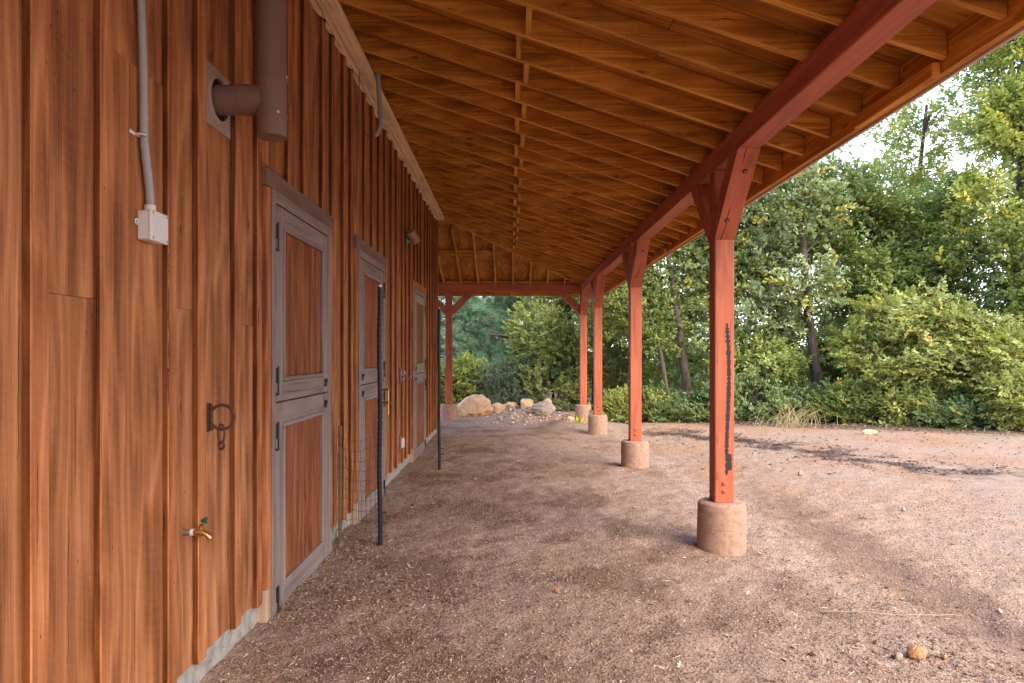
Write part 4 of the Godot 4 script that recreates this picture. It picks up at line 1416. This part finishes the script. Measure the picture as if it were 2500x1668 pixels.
func make_rocks() -> void:
	rock(-0.86, 15.75, Vector3(0.92, 0.62, 0.70), 0.10, M.rock, 21, "large tan boulder beside the footing of the post beyond the barn", 0.3)
	rock(-1.75, 15.6, Vector3(0.42, 0.34, 0.4), 0.08, M.rock, 22, "tan rock half hidden behind the footing beyond the barn's corner", 1.0)
	rock(-0.33, 16.1, Vector3(0.40, 0.30, 0.36), 0.06, M.rock, 23, "small brownish rock next to the large tan boulder", 0.4)
	rock(0.0, 16.4, Vector3(0.46, 0.30, 0.4), 0.07, M.rock, 24, "low rounded pinkish rock behind the grey rock", 2.0)
	rock(0.38, 16.2, Vector3(0.46, 0.40, 0.4), 0.09, M.rock, 25, "pale peaked rock behind the yellow weeds", 0.9)
	rock(0.74, 14.95, Vector3(0.62, 0.36, 0.42), 0.07, M.grey_rock, 26, "wedge-shaped grey rock on the dirt mound under the far beam", -0.3)
	rock(0.86, 16.0, Vector3(0.26, 0.34, 0.24), 0.04, M.rock, 27, "upright orange rock behind the grey rock", 0.2)
	rock(1.28, 14.6, Vector3(0.24, 0.09, 0.18), 0.02, M.rock, 28, "flat pale stone beside the corner post's footing", 0.5)
	rock(1.94, 3.21, Vector3(0.115, 0.07, 0.08), 0.012, M.orange_rock, 31, "orange fist-sized stone with a broken face on the dirt", 0.5)
	rock(1.83, 3.17, Vector3(0.045, 0.04, 0.04), 0.006, M.grey_rock, 32, "small olive-grey pebble beside the orange stone", 0.1)
	rock(2.06, 3.19, Vector3(0.035, 0.03, 0.03), 0.004, M.orange_rock, 33, "small orange pebble beside the orange stone", 0.7)
	rock(0.277, 4.06, Vector3(0.036, 0.034, 0.03), 0.004, M.orange_rock, 34, "lone cube-like pinkish pebble on the porch dirt", 0.6)
	rock(3.45, 8.0, Vector3(0.085, 0.07, 0.07), 0.01, M.grey_rock, 35, "dark brown stone alone on the pale yard", 0.3)
	rock(2.46, 7.55, Vector3(0.06, 0.045, 0.05), 0.008, M.orange_rock, 36, "small orange stone on the yard just past the eave", 0.3)
	rock(3.62, 6.2, Vector3(0.05, 0.04, 0.05), 0.006, M.grey_rock, 37, "small brown stone in the middle of the pale yard", 1.3)
	rock(6.35, 11.9, Vector3(0.34, 0.12, 0.22), 0.03, M.rock, 38, "flat pale stone lying near the wood's edge", 0.2)

# ---------------------------------------------------------------- plants
func sprig(sd: int, n: int, L: float, ll: float, lw: float, flat: float, spread: float) -> ArrayMesh:
	var r := RandomNumberGenerator.new()
	r.seed = sd
	var st := begin()
	tube(st, [Vector3.ZERO, Vector3(0, 0.02 * L, L * 0.5), Vector3(0, -0.02 * L, L * 0.92)], [0.0045, 0.003, 0.001], 3, false, Color(0.9, 0.55, 0.45))
	for i in n:
		var t := 0.12 + 0.88 * (i + r.randf()) / n
		var a := r.randf() * TAU
		var base := Vector3(0, 0, L * t)
		var out := Vector3(cos(a), sin(a) * (1.0 - flat * 0.6), 0)
		var dir := (out * spread + Vector3(0, 0.05, 0.55) + Vector3(r.randfn(), r.randfn(), r.randfn()) * 0.22).normalized()
		var up := (Vector3(0, 1, 0) * flat + Vector3(r.randfn(), r.randfn(), r.randfn()) * 0.42).normalized()
		var side := dir.cross(up).normalized()
		up = side.cross(dir).normalized()
		var k := r.randf_range(0.7, 1.25)
		var p := base + dir * ll * 0.15
		var l := ll * k
		var w := lw * k * 0.5
		var fold := up * w * 0.5
		var B := p
		var Tp := p + dir * l - up * l * 0.12
		var m1 := p + dir * l * 0.35
		var m2 := p + dir * l * 0.75 - up * l * 0.05
		var col := Color(1, 1, 1) * r.randf_range(0.72, 1.28)
		col.a = 1.0
		for s in [-1.0, 1.0]:
			var e1: Vector3 = m1 + side * w * s + fold
			var e2: Vector3 = m2 + side * w * 0.72 * s + fold * 0.7
			var nn: Vector3 = (up - side * s * 0.4).normalized()
			tri(st, B, e1, e2, nn, Vector2.ZERO, Vector2.ZERO, Vector2.ZERO, col)
			tri(st, B, e2, Tp, nn, Vector2.ZERO, Vector2.ZERO, Vector2.ZERO, col)
	return st.commit()

func needle_tuft(sd: int, n: int, L: float, nl: float) -> ArrayMesh:
	var r := RandomNumberGenerator.new()
	r.seed = sd
	var st := begin()
	tube(st, [Vector3.ZERO, Vector3(0, 0.0, L)], [0.007, 0.003], 4, false, Color(0.5, 0.35, 0.3))
	for i in n:
		var t := 0.25 + 0.75 * r.randf()
		var a := r.randf() * TAU
		var base := Vector3(0, 0, L * t)
		var dir := (Vector3(cos(a), sin(a), 0) * 0.8 + Vector3(0, -0.12, 0.75) + Vector3(r.randfn(), r.randfn(), r.randfn()) * 0.15).normalized()
		var side := dir.cross(Vector3(r.randfn(), r.randfn(), r.randfn())).normalized() * 0.0035
		var e := base + dir * nl * r.randf_range(0.7, 1.15) + Vector3(0, -0.03, 0)
		var nn := dir.cross(side).normalized()
		if nn.y < 0.0:
			nn = -nn
		var col := Color(1, 1, 1) * r.randf_range(0.7, 1.3)
		col.a = 1.0
		tri(st, base - side, base + side, e, nn, Vector2.ZERO, Vector2.ZERO, Vector2.ZERO, col)
	return st.commit()

var SP := {}

# Leafy crown: sprigs spread through blobs [x, y, depth, rx, ry, rd], gathered into clumps by noise.
func crown(parent: Node, blobs: Array, count: int, kind: String, m: Material, pal: Array, freq: float, gap: float, size: Vector2, called := "crown", droop := 0.0) -> Array:
	var vol := []
	var tot := 0.0
	for b in blobs:
		tot += pow(b[3] * b[4] * b[5], 0.72)
		vol.append(tot)
	var meshes: Array = [SP[kind][rng.randi() % SP[kind].size()]]
	var xf := []
	var cc := []
	for i in meshes.size():
		xf.append([])
		cc.append([])
	var at: Vector3 = gp[parent]
	var hits := []
	var made := 0
	var tries := 0
	while made < count and tries < count * 8:
		tries += 1
		var pick := rng.randf() * tot
		var bi := 0
		while vol[bi] < pick:
			bi += 1
		var b: Array = blobs[bi]
		var u := Vector3(rng.randfn(), rng.randfn(), rng.randfn()).normalized()
		var rr := pow(rng.randf(), 0.42)
		var p := Vector3(b[0] + u.x * rr * b[3], b[1] + u.y * rr * b[4], -(b[2] + u.z * rr * b[5]))
		var nz := n_tree.get_noise_3dv(p * freq)
		if nz < gap + rng.randfn() * 0.06:
			continue
		if p.y < 0.05:
			continue
		made += 1
		var z := (u * Vector3(1, 0.7, 1) + Vector3(0, 0.22 - droop, 0) + Vector3(rng.randfn(), rng.randfn() * 0.6, rng.randfn()) * 0.55).normalized()
		var x := Vector3.UP.cross(z)
		if x.length() < 0.05:
			x = Vector3.RIGHT
		x = x.normalized()
		var y := z.cross(x)
		var s := rng.randf_range(size.x, size.y)
		var bs := Basis(x, y, z).rotated(z, rng.randf_range(-0.6, 0.6)).scaled(Vector3.ONE * s)
		var k := rng.randi() % meshes.size()
		xf[k].append(Transform3D(bs, p - at))
		var h := clampf(0.5 + n_tree.get_noise_3dv(p * freq * 0.45 + Vector3(31, 7, 5)) * 0.9 + rng.randfn() * 0.18, 0.0, 1.0)
		var c: Color = pal[0].lerp(pal[1], h)
		if pal.size() > 2 and rng.randf() < 0.06:
			c = pal[2]
		cc[k].append(c)
		if made % 23 == 0:
			hits.append(p)
	for k in meshes.size():
		if xf[k].size() > 0:
			scatter(called, "", meshes[k], xf[k], cc[k], m, parent).set_meta("kind", "stuff")
	return hits

func limb(st: SurfaceTool, a: Vector3, b: Vector3, r0: float, r1: float, sag: float, sides := 6) -> void:
	var pts := []
	var rad := []
	var n := 7
	var off := Vector3(rng.randfn(), 0, rng.randfn()) * a.distance_to(b) * 0.05
	for i in n + 1:
		var t := float(i) / n
		var p := a.lerp(b, t)
		p.y += sag * sin(t * PI) * a.distance_to(b)
		p += off * sin(t * TAU * 0.8)
		pts.append(p)
		rad.append(lerpf(r0, r1, pow(t, 0.8)))
	tube(st, pts, rad, sides, true, Color.WHITE, 0.8)

func tree(called: String, label: String, cat: String, stems: Array, blobs: Array, count: int, kind: String, m: Material, pal: Array, freq := 0.55, gap := -0.06, size := Vector2(0.8, 1.25), limbs := 26, group := "", droop := 0.0) -> void:
	var base := Vector3(stems[0][0].x, ground_y(stems[0][0].x, -stems[0][0].z), stems[0][0].z)
	var t := thing(called, base, label, cat, group)
	var hits := crown(t, blobs, count, kind, m, pal, freq, gap, size, "crown", droop)
	var st := begin()
	var axis := []
	for s in stems:
		# s: foot, head, radius, lean
		var a: Vector3 = s[0]
		a.y = ground_y(a.x, -a.z) - 0.15
		var b: Vector3 = s[1]
		var pts := []
		var rad := []
		var off := Vector3(rng.randfn(), 0, rng.randfn()) * 0.12
		for i in 11:
			var k := i / 10.0
			var p := a.lerp(b, k) + off * sin(k * 5.0) * (0.4 + k)
			pts.append(p - base)
			rad.append(s[2] * (1.0 - 0.75 * k) * (1.35 if i == 0 else 1.0))
			if k > 0.25:
				axis.append([p, s[2] * (1.0 - 0.75 * k)])
		tube(st, pts, rad, 9, true, Color.WHITE, 0.8)
	for i in mini(limbs, hits.size()):
		var h: Vector3 = hits[(i * 7) % hits.size()]
		var best: Array = axis[0]
		var bd := 1e9
		for q in axis:
			var dd: float = absf(q[0].y - (h.y - 0.45 * Vector2(q[0].x - h.x, q[0].z - h.z).length())) + 0.2 * q[0].distance_to(h)
			if dd < bd:
				bd = dd
				best = q
		limb(st, best[0] - base, h - base, best[1] * rng.randf_range(0.4, 0.7), 0.008, 0.06)
	obj(st, "trunk", M.bark, t, base)

func v3(x: float, y: float, d: float) -> Vector3:
	return Vector3(x, y, -d)

func make_plants() -> void:
	SP.oak = [sprig(1, 13, 0.36, 0.092, 0.050, 0.9, 0.75), sprig(2, 13, 0.36, 0.092, 0.048, 0.8, 0.8)]
	SP.small = [sprig(3, 16, 0.28, 0.066, 0.040, 0.6, 0.8), sprig(4, 16, 0.28, 0.064, 0.038, 0.5, 0.85)]
	SP.maple = [sprig(5, 15, 0.36, 0.080, 0.052, 1.3, 0.85), sprig(6, 15, 0.36, 0.076, 0.050, 1.2, 0.85)]
	SP.sage = [sprig(7, 20, 0.32, 0.060, 0.016, 0.3, 0.5)]
	SP.pine = [needle_tuft(8, 64, 0.24, 0.21), needle_tuft(9, 64, 0.22, 0.20)]
	var sage_green := [Color(0.20, 0.27, 0.12), Color(0.46, 0.53, 0.28), Color(0.60, 0.56, 0.15)]
	var oak_green := [Color(0.17, 0.24, 0.07), Color(0.40, 0.47, 0.16), Color(0.58, 0.53, 0.11)]
	var yellow := [Color(0.24, 0.31, 0.07), Color(0.52, 0.56, 0.17), Color(0.66, 0.58, 0.12)]
	var blue := [Color(0.15, 0.23, 0.10), Color(0.34, 0.44, 0.20), Color(0.44, 0.48, 0.16)]
	var olive := [Color(0.22, 0.27, 0.07), Color(0.47, 0.50, 0.18), Color(0.60, 0.54, 0.17)]
	var dark := oak_green
	# trees at the yard's edge
	tree("oak_tree", "sage-green oak with a dark leaning trunk behind the second gap between posts", "tree",
		[[v3(6.95, 0, 14.9), v3(6.35, 6.2, 15.2), 0.13], [v3(7.65, 0, 15.0), v3(7.75, 3.6, 15.3), 0.05], [v3(6.7, 0, 15.2), v3(5.4, 5.4, 15.8), 0.07]],
		[[6.2, 4.6, 16.4, 1.7, 1.7, 1.5], [7.4, 4.9, 16.6, 1.3, 1.4, 1.3], [5.4, 3.2, 15.8, 1.5, 1.1, 1.3], [7.8, 3.0, 16.2, 1.4, 1.0, 1.0], [5.5, 2.2, 15.3, 1.1, 0.7, 0.9], [6.6, 3.1, 14.6, 0.9, 0.6, 0.5], [6.2, 4.9, 14.8, 1.1, 0.8, 0.6]], 3000, "oak", M.leaf_gloss, sage_green, 0.62, -0.02)
	tree("oak_tree", "slender pale green oak rising against the blue sky", "tree",
		[[v3(10.6, 0, 18.6), v3(11.4, 8.2, 18.4), 0.14]],
		[[10.3, 6.4, 18.2, 1.5, 1.5, 1.3], [11.3, 7.2, 18.4, 0.9, 1.1, 0.9], [9.6, 5.2, 17.8, 1.6, 1.2, 1.3], [11.2, 5.0, 17.8, 1.6, 1.2, 1.4], [10.2, 3.8, 17.4, 1.9, 1.1, 1.3]], 1300, "oak", M.leaf_gloss, yellow, 0.9, 0.14)
	tree("oak_tree", "tall yellow-green oak whose crown leaves the picture at the top", "tree",
		[[v3(11.6, 0, 15.2), v3(11.9, 10.5, 15.4), 0.20], [v3(12.6, 0, 15.0), v3(13.4, 8.0, 15.0), 0.12]],
		[[11.6, 8.0, 15.2, 1.5, 2.0, 1.5], [12.8, 7.4, 15.2, 1.7, 2.2, 1.6], [11.2, 6.2, 15.0, 1.3, 1.3, 1.3], [11.9, 4.8, 14.6, 1.9, 1.3, 1.5], [10.7, 4.4, 14.8, 1.2, 1.0, 1.1], [13.2, 9.8, 15.4, 1.8, 1.5, 1.5]], 4200, "oak", M.leaf_gloss, yellow, 0.6, 0.0)
	tree("oak_tree", "broad dark green oak filling the middle of the wood's edge", "tree",
		[[v3(9.2, 0, 16.4), v3(9.0, 5.6, 16.6), 0.13], [v3(9.9, 0, 16.0), v3(10.3, 5.0, 16.0), 0.08]],
		[[9.0, 4.6, 16.3, 1.7, 1.3, 1.4], [10.4, 4.2, 15.6, 1.5, 1.2, 1.2], [8.6, 3.2, 15.6, 1.7, 1.0, 1.2], [10.2, 2.9, 15.0, 1.6, 0.9, 1.1]], 2600, "oak", M.leaf_gloss, oak_green, 0.6, -0.05)
	tree("oak_tree", "dense dark oak with crooked stems seen between the first and second posts", "tree",
		[[v3(4.15, 0, 15.4), v3(3.6, 4.8, 16.0), 0.12], [v3(3.6, 0, 15.2), v3(2.9, 4.2, 16.0), 0.07], [v3(4.7, 0, 15.6), v3(4.7, 4.8, 16.3), 0.13]],
		[[3.7, 4.9, 16.2, 1.6, 1.5, 1.3], [2.8, 3.4, 16.0, 1.3, 1.2, 1.1], [4.5, 3.5, 15.9, 1.4, 1.1, 1.2], [5.2, 5.0, 16.6, 1.2, 1.3, 1.1], [3.4, 2.3, 15.6, 1.4, 0.8, 0.9]], 4200, "small", M.leaf, oak_green, 0.7, -0.02, Vector2(0.85, 1.3))
	# shrubs
	tree("shrub", "large light olive shrub drooping over the yard's far edge", "shrub",
		[[v3(8.3, 0, 13.9), v3(8.2, 2.4, 13.9), 0.05], [v3(8.5, 0, 13.9), v3(9.3, 2.2, 13.7), 0.04], [v3(8.2, 0, 13.9), v3(7.2, 1.8, 13.7), 0.04]],
		[[8.2, 2.2, 13.9, 1.0, 0.7, 0.9], [7.5, 1.6, 13.6, 0.9, 0.5, 0.8], [9.1, 1.7, 13.5, 1.1, 0.6, 0.9], [8.3, 1.1, 13.3, 1.3, 0.6, 0.8]], 2600, "maple", M.leaf, olive, 0.9, -0.08, Vector2(0.65, 1.05), 18, "", 0.15)
	tree("shrub", "olive shrub sprawling onto the yard beside the large drooping shrub", "shrub",
		[[v3(9.9, 0, 12.9), v3(9.9, 1.6, 12.9), 0.04], [v3(10.1, 0, 12.9), v3(10.8, 1.5, 12.8), 0.03]],
		[[9.8, 1.3, 12.8, 1.0, 0.6, 0.8], [10.7, 1.2, 12.5, 1.0, 0.7, 0.8], [9.6, 0.6, 12.3, 0.9, 0.45, 0.6], [10.6, 0.55, 12.0, 0.9, 0.5, 0.6]], 2300, "maple", M.leaf, olive, 0.9, -0.08, Vector2(0.6, 1.0), 14, "", 0.15)
	tree("shrub", "deep green shrub in the shade under the tall yellow-green oak", "shrub",
		[[v3(11.6, 0, 13.3), v3(11.6, 2.8, 13.5), 0.06]],
		[[11.4, 2.4, 13.6, 1.2, 1.2, 1.0], [12.2, 1.4, 13.2, 1.2, 1.0, 1.0], [11.2, 3.6, 13.9, 1.2, 0.9, 1.0]], 1700, "oak", M.leaf_gloss, dark, 0.7, -0.1, Vector2(0.8, 1.2), 12)
	tree("shrub", "dark green shrub with large leaves beside the leaning trunk", "shrub",
		[[v3(5.7, 0, 15.2), v3(5.8, 1.6, 15.3), 0.05]],
		[[6.0, 1.2, 15.9, 1.2, 0.8, 0.6], [5.4, 1.1, 14.7, 0.9, 0.6, 0.7], [7.9, 1.2, 15.6, 0.9, 0.8, 0.6]], 1300, "oak", M.leaf_gloss, dark, 0.8, -0.1, Vector2(0.7, 1.1), 12)
	var low := [[4.0, 14.4, 0.9, 0.40, "blue", "low blue-green shrub just past the second post's footing"], [5.0, 14.4, 0.9, 0.85, "blue", "low blue-green shrub behind the streaked post"], [6.1, 14.2, 0.9, 0.55, "blue", "low blue-green shrub behind the dry grass"], [7.0, 13.7, 0.8, 0.75, "oak_green", "low mid-green shrub at the foot of the leaning trunk"], [7.8, 13.2, 0.8, 0.6, "olive", "low olive shrub where the mulch meets the wood"], [8.7, 12.75, 0.8, 0.5, "blue", "low blue-green shrub under the large drooping shrub"], [11.1, 11.4, 0.9, 0.55, "olive", "low yellowing shrub at the yard's outer edge"], [2.75, 14.7, 0.8, 0.5, "dark", "low dark shrub between the second and third posts"]]
	var pals := {"blue": blue, "oak_green": oak_green, "olive": olive, "dark": dark}
	for s in low:
		tree("low_shrub", s[5], "shrub", [[v3(s[0], 0, s[1]), v3(s[0] + 0.1, s[3] * 0.9, s[1]), 0.02]],
			[[s[0], s[3] * 0.45, s[1], s[2], s[3] * 0.62, 0.55], [s[0] + 0.35, s[3] * 0.6, s[1] + 0.3, s[2] * 0.7, s[3] * 0.6, 0.5]], 620, "small" if s[4] != "olive" else "oak", M.leaf_gloss, pals[s[4]], 1.2, -0.12, Vector2(0.7, 1.15), 8, "low shrubs along the wood's edge")
	# end of the porch
	tree("shrub", "big small-leaved evergreen shrub seen under the far beam", "shrub",
		[[v3(1.7, 0, 18.2), v3(1.5, 4.4, 18.4), 0.10], [v3(2.2, 0, 18.0), v3(2.6, 4.2, 18.2), 0.08], [v3(1.2, 0, 18.0), v3(0.6, 3.0, 18.0), 0.05]],
		[[1.5, 3.4, 18.4, 1.3, 1.6, 1.1], [2.5, 3.6, 18.3, 1.3, 1.6, 1.1], [0.9, 1.9, 18.0, 0.95, 1.1, 0.9], [2.0, 1.3, 17.7, 1.4, 1.0, 0.9], [1.0, 0.5, 17.4, 0.9, 0.7, 0.7], [3.2, 1.6, 17.6, 1.2, 1.2, 0.9]], 5200, "small", M.leaf_gloss, [Color(0.18, 0.24, 0.06), Color(0.45, 0.49, 0.17), Color(0.60, 0.55, 0.18)], 0.9, -0.04, Vector2(0.8, 1.15), 30)
	tree("shrub", "pale grey-green sage bush behind the boulders", "shrub",
		[[v3(-0.4, 0, 17.6), v3(-0.4, 0.9, 17.6), 0.03]],
		[[-0.5, 0.55, 17.5, 0.85, 0.55, 0.6], [0.15, 0.7, 17.7, 0.6, 0.6, 0.6], [-0.1, 0.15, 17.2, 0.8, 0.4, 0.5]], 1500, "sage", M.leaf, [Color(0.13, 0.20, 0.12), Color(0.31, 0.40, 0.27)], 1.2, -0.15, Vector2(0.7, 1.1), 10)
	tree("shrub", "yellow-green bush behind the post beyond the barn's corner", "shrub",
		[[v3(-1.5, 0, 17.4), v3(-1.5, 1.0, 17.4), 0.03]],
		[[-1.6, 0.55, 17.4, 0.7, 0.6, 0.6], [-1.15, 0.75, 17.6, 0.5, 0.65, 0.5], [-2.3, 0.6, 17.3, 0.6, 0.6, 0.5]], 1100, "small", M.leaf, yellow, 1.1, -0.1, Vector2(0.7, 1.1), 10)
	var pine_green := [Color(0.085, 0.19, 0.115), Color(0.27, 0.42, 0.29), Color(0.30, 0.22, 0.12)]
	tree("pine_tree", "blue-green pine seen through the porch end beside the sage bush", "tree",
		[[v3(-3.4, 0, 25.0), v3(-3.3, 9.0, 25.0), 0.22]],
		[[-2.7, 3.3, 24.4, 1.2, 0.6, 1.1], [-2.4, 1.9, 24.2, 1.4, 0.75, 1.2], [-1.6, 0.7, 24.0, 1.4, 0.8, 1.1], [-3.3, 5.2, 24.6, 1.6, 0.9, 1.3], [-3.0, -0.3, 24.2, 1.6, 0.9, 1.2], [-1.6, 2.5, 24.0, 0.9, 0.5, 0.7], [-1.9, 4.2, 24.3, 0.9, 0.5, 0.8]], 2100, "pine", M.needle, pine_green, 0.6, -0.1, Vector2(1.0, 1.7), 26)
	tree("pine_tree", "blue-green pine behind the evergreen shrub with a bare drooping bough", "tree",
		[[v3(0.9, 0, 26.0), v3(1.0, 10.0, 26.0), 0.24]],
		[[-0.2, 4.3, 25.4, 1.1, 0.8, 1.1], [0.4, 3.1, 25.4, 1.0, 0.5, 1.0], [-0.5, 1.0, 25.0, 1.2, 0.8, 1.0], [0.6, 6.0, 25.6, 1.7, 1.2, 1.3], [-0.8, 0.0, 24.6, 1.3, 0.9, 1.0], [1.4, 2.0, 25.0, 1.4, 1.0, 1.0], [-0.9, 2.3, 25.2, 0.8, 0.5, 0.8]], 2100, "pine", M.needle, pine_green, 0.6, -0.1, Vector2(1.0, 1.7), 26)
	# far wood that closes the view
	var far := thing("far_woods", v3(8, 0, 24), "dark mass of distant trees behind the wood's edge", "woods")
	far.set_meta("kind", "stuff")
	crown(far, [[4.0, 2.4, 22.0, 2.6, 3.0, 1.2], [8.0, 2.6, 22.5, 3.0, 3.2, 1.3], [12.5, 2.6, 22.5, 3.2, 3.2, 1.3], [17.0, 3.4, 21.5, 3.4, 4.6, 1.4], [20.0, 3.6, 17.5, 2.5, 5.0, 2.5], [16.0, 3.0, 15.5, 2.0, 3.6, 1.6], [6.0, 0.8, 19.5, 2.4, 1.3, 0.8], [10.0, 0.9, 19.0, 2.4, 1.4, 0.8], [13.5, 1.0, 17.5, 2.4, 1.8, 1.0]], 5200, "oak", M.leaf, dark, 0.35, -0.35, Vector2(1.3, 2.0), "foliage")
	crown(far, [[-3.0, 0.2, 30.0, 3.0, 2.3, 1.0], [0.2, 0.8, 30.0, 2.6, 2.8, 1.0], [-1.2, 3.0, 31.0, 1.2, 0.9, 1.0], [-7.0, 0.4, 30.0, 3.0, 2.4, 1.0], [5.0, 1.0, 28.0, 3.0, 3.0, 1.0]], 2300, "pine", M.needle, pine_green, 0.35, -0.3, Vector2(2.0, 3.0), "foliage")
	# small plants
	for w in [[1.42, 14.05, 0.16, "yellow-green weed tuft beside the corner post's footing"], [0.66, 15.45, 0.17, "bright yellow weed on the mound behind the grey rock"], [-1.10, 15.25, 0.08, "tiny yellow weed at the base of the large boulder"]]:
		var t := thing("weed", v3(w[0], ground_y(w[0], w[1]), w[1]), w[3], "weed", "yellow weeds")
		var st := begin()
		for k in 46:
			var a := rng.randf() * TAU
			var l: float = w[2] * rng.randf_range(0.5, 1.1)
			var dir := Vector3(cos(a) * rng.randf_range(0.1, 0.8), 1, sin(a) * rng.randf_range(0.1, 0.8)).normalized()
			var side := dir.cross(Vector3(cos(a + 1.0), 0.2, sin(a + 1.0))).normalized() * 0.010
			var p := Vector3(cos(a), 0, sin(a)) * 0.03 * rng.randf()
			var e := p + dir * l
			var md := p + dir * l * 0.55
			var nn := dir.cross(side).normalized()
			tri(st, p, md + side, md - side, nn)
			tri(st, e, md + side, md - side, nn)
		var mt: Material = M.weed
		obj(st, "blades", mt, t, gp[t])
	var dg := thing("dry_grass", v3(5.6, ground_y(5.6, 13.2), 13.2), "wispy tuft of straw-coloured dry grass at the wood's edge", "grass")
	var gs := begin()
	for k in 70:
		var a := rng.randf() * TAU
		var p := Vector3(rng.randfn() * 0.30, 0, rng.randfn() * 0.12)
		var l := rng.randf_range(0.25, 0.62)
		var dir := Vector3(cos(a) * 0.5 + 0.15, 1, sin(a) * 0.4).normalized()
		var e := p + dir * l + Vector3(cos(a) * 0.10, -0.05, 0)
		tube(gs, [p, p + dir * l * 0.6, e], [0.004, 0.003, 0.0015], 3, false)
	obj(gs, "stalks", M.straw, dg, gp[dg])
	var tw := thing("dry_twig", v3(2.25, ground_y(2.0, 3.75) + 0.01, 3.75), "long pale dry twig lying on the dirt near the orange stone", "twig")
	var ts := begin()
	var p2 := []
	var r2 := []
	for k in 12:
		var s := k / 11.0
		var x := lerpf(1.75, 2.55, s)
		var dd := 3.78 - 0.03 * sin(s * 4.0)
		p2.append(v3(x, ground_y(x, dd) + 0.012 + 0.01 * s, dd))
		r2.append(0.0022)
	tube(ts, p2, r2, 6)
	obj(ts, "stem", M.raw_wood, tw, Vector3.ZERO)

# ---------------------------------------------------------------- everything
func _ready() -> void:
	# camera
	var cam := Camera3D.new()
	cam.name = "camera"
	cam.near = 0.05
	cam.far = 400.0
	cam.projection = Camera3D.PROJECTION_FRUSTUM
	cam.size = cam.near * 1668.0 / 1640.0
	cam.frustum_offset = Vector2(2.0, 31.0) / 1640.0 * cam.near
	cam.position = Vector3(0, 1.45, 0)
	add_child(cam)
	cam.current = true
	# sky, exposure
	var env := Environment.new()
	env.background_mode = Environment.BG_SKY
	var sky := Sky.new()
	var sm := ProceduralSkyMaterial.new()
	sm.sky_top_color = lin(0.20, 0.32, 0.60)
	sm.sky_horizon_color = lin(1.0, 1.02, 1.06)
	sm.sky_curve = 0.20
	sm.ground_bottom_color = lin(0.2, 0.15, 0.12)
	sm.ground_horizon_color = lin(0.5, 0.5, 0.45)
	sm.sun_angle_max = 25.0
	sky.sky_material = sm
	env.sky = sky
	env.background_energy_multiplier = 1.0
	env.tonemap_mode = Environment.TONE_MAPPER_LINEAR
	env.tonemap_exposure = 5.6
	env.sdfgi_enabled = true
	env.ssao_enabled = true
	env.ssil_enabled = true
	var we := WorldEnvironment.new()
	we.name = "world_environment"
	we.environment = env
	add_child(we)
	# sun: veiled, over the yard and a little behind the camera
	var sun := DirectionalLight3D.new()
	sun.name = "sun"
	sun.light_energy = 0.42
	sun.light_color = Color(1.0, 0.96, 0.90)
	sun.light_angular_distance = 45.0
	sun.shadow_enabled = true
	add_child(sun)
	sun.look_at_from_position(Vector3(5.5, 7.0, 7.0), Vector3.ZERO, Vector3.FORWARD)

	rng.seed = 7
	for n in [[n_low, 0.35, 1], [n_mid, 3.0, 2], [n_fine, 14.0, 3], [n_patch, 0.55, 4], [n_tree, 1.0, 5]]:
		n[0].noise_type = FastNoiseLite.TYPE_SIMPLEX_SMOOTH
		n[0].frequency = n[1]
		n[0].seed = n[2]
		n[0].fractal_octaves = 3
	n_print.noise_type = FastNoiseLite.TYPE_CELLULAR
	n_print.cellular_return_type = FastNoiseLite.RETURN_DISTANCE
	n_print.fractal_type = FastNoiseLite.FRACTAL_NONE
	n_print.frequency = 2.6
	n_print.seed = 6
	make_materials()
	material("weed", lin(0.42, 0.46, 0.03), 0.5)
	material("straw", lin(0.62, 0.47, 0.24), 0.8)
	make_ground()
	make_barn()
	make_porch()
	make_fittings()
	make_corral()
	make_rocks()
	make_plants()
	make_litter()
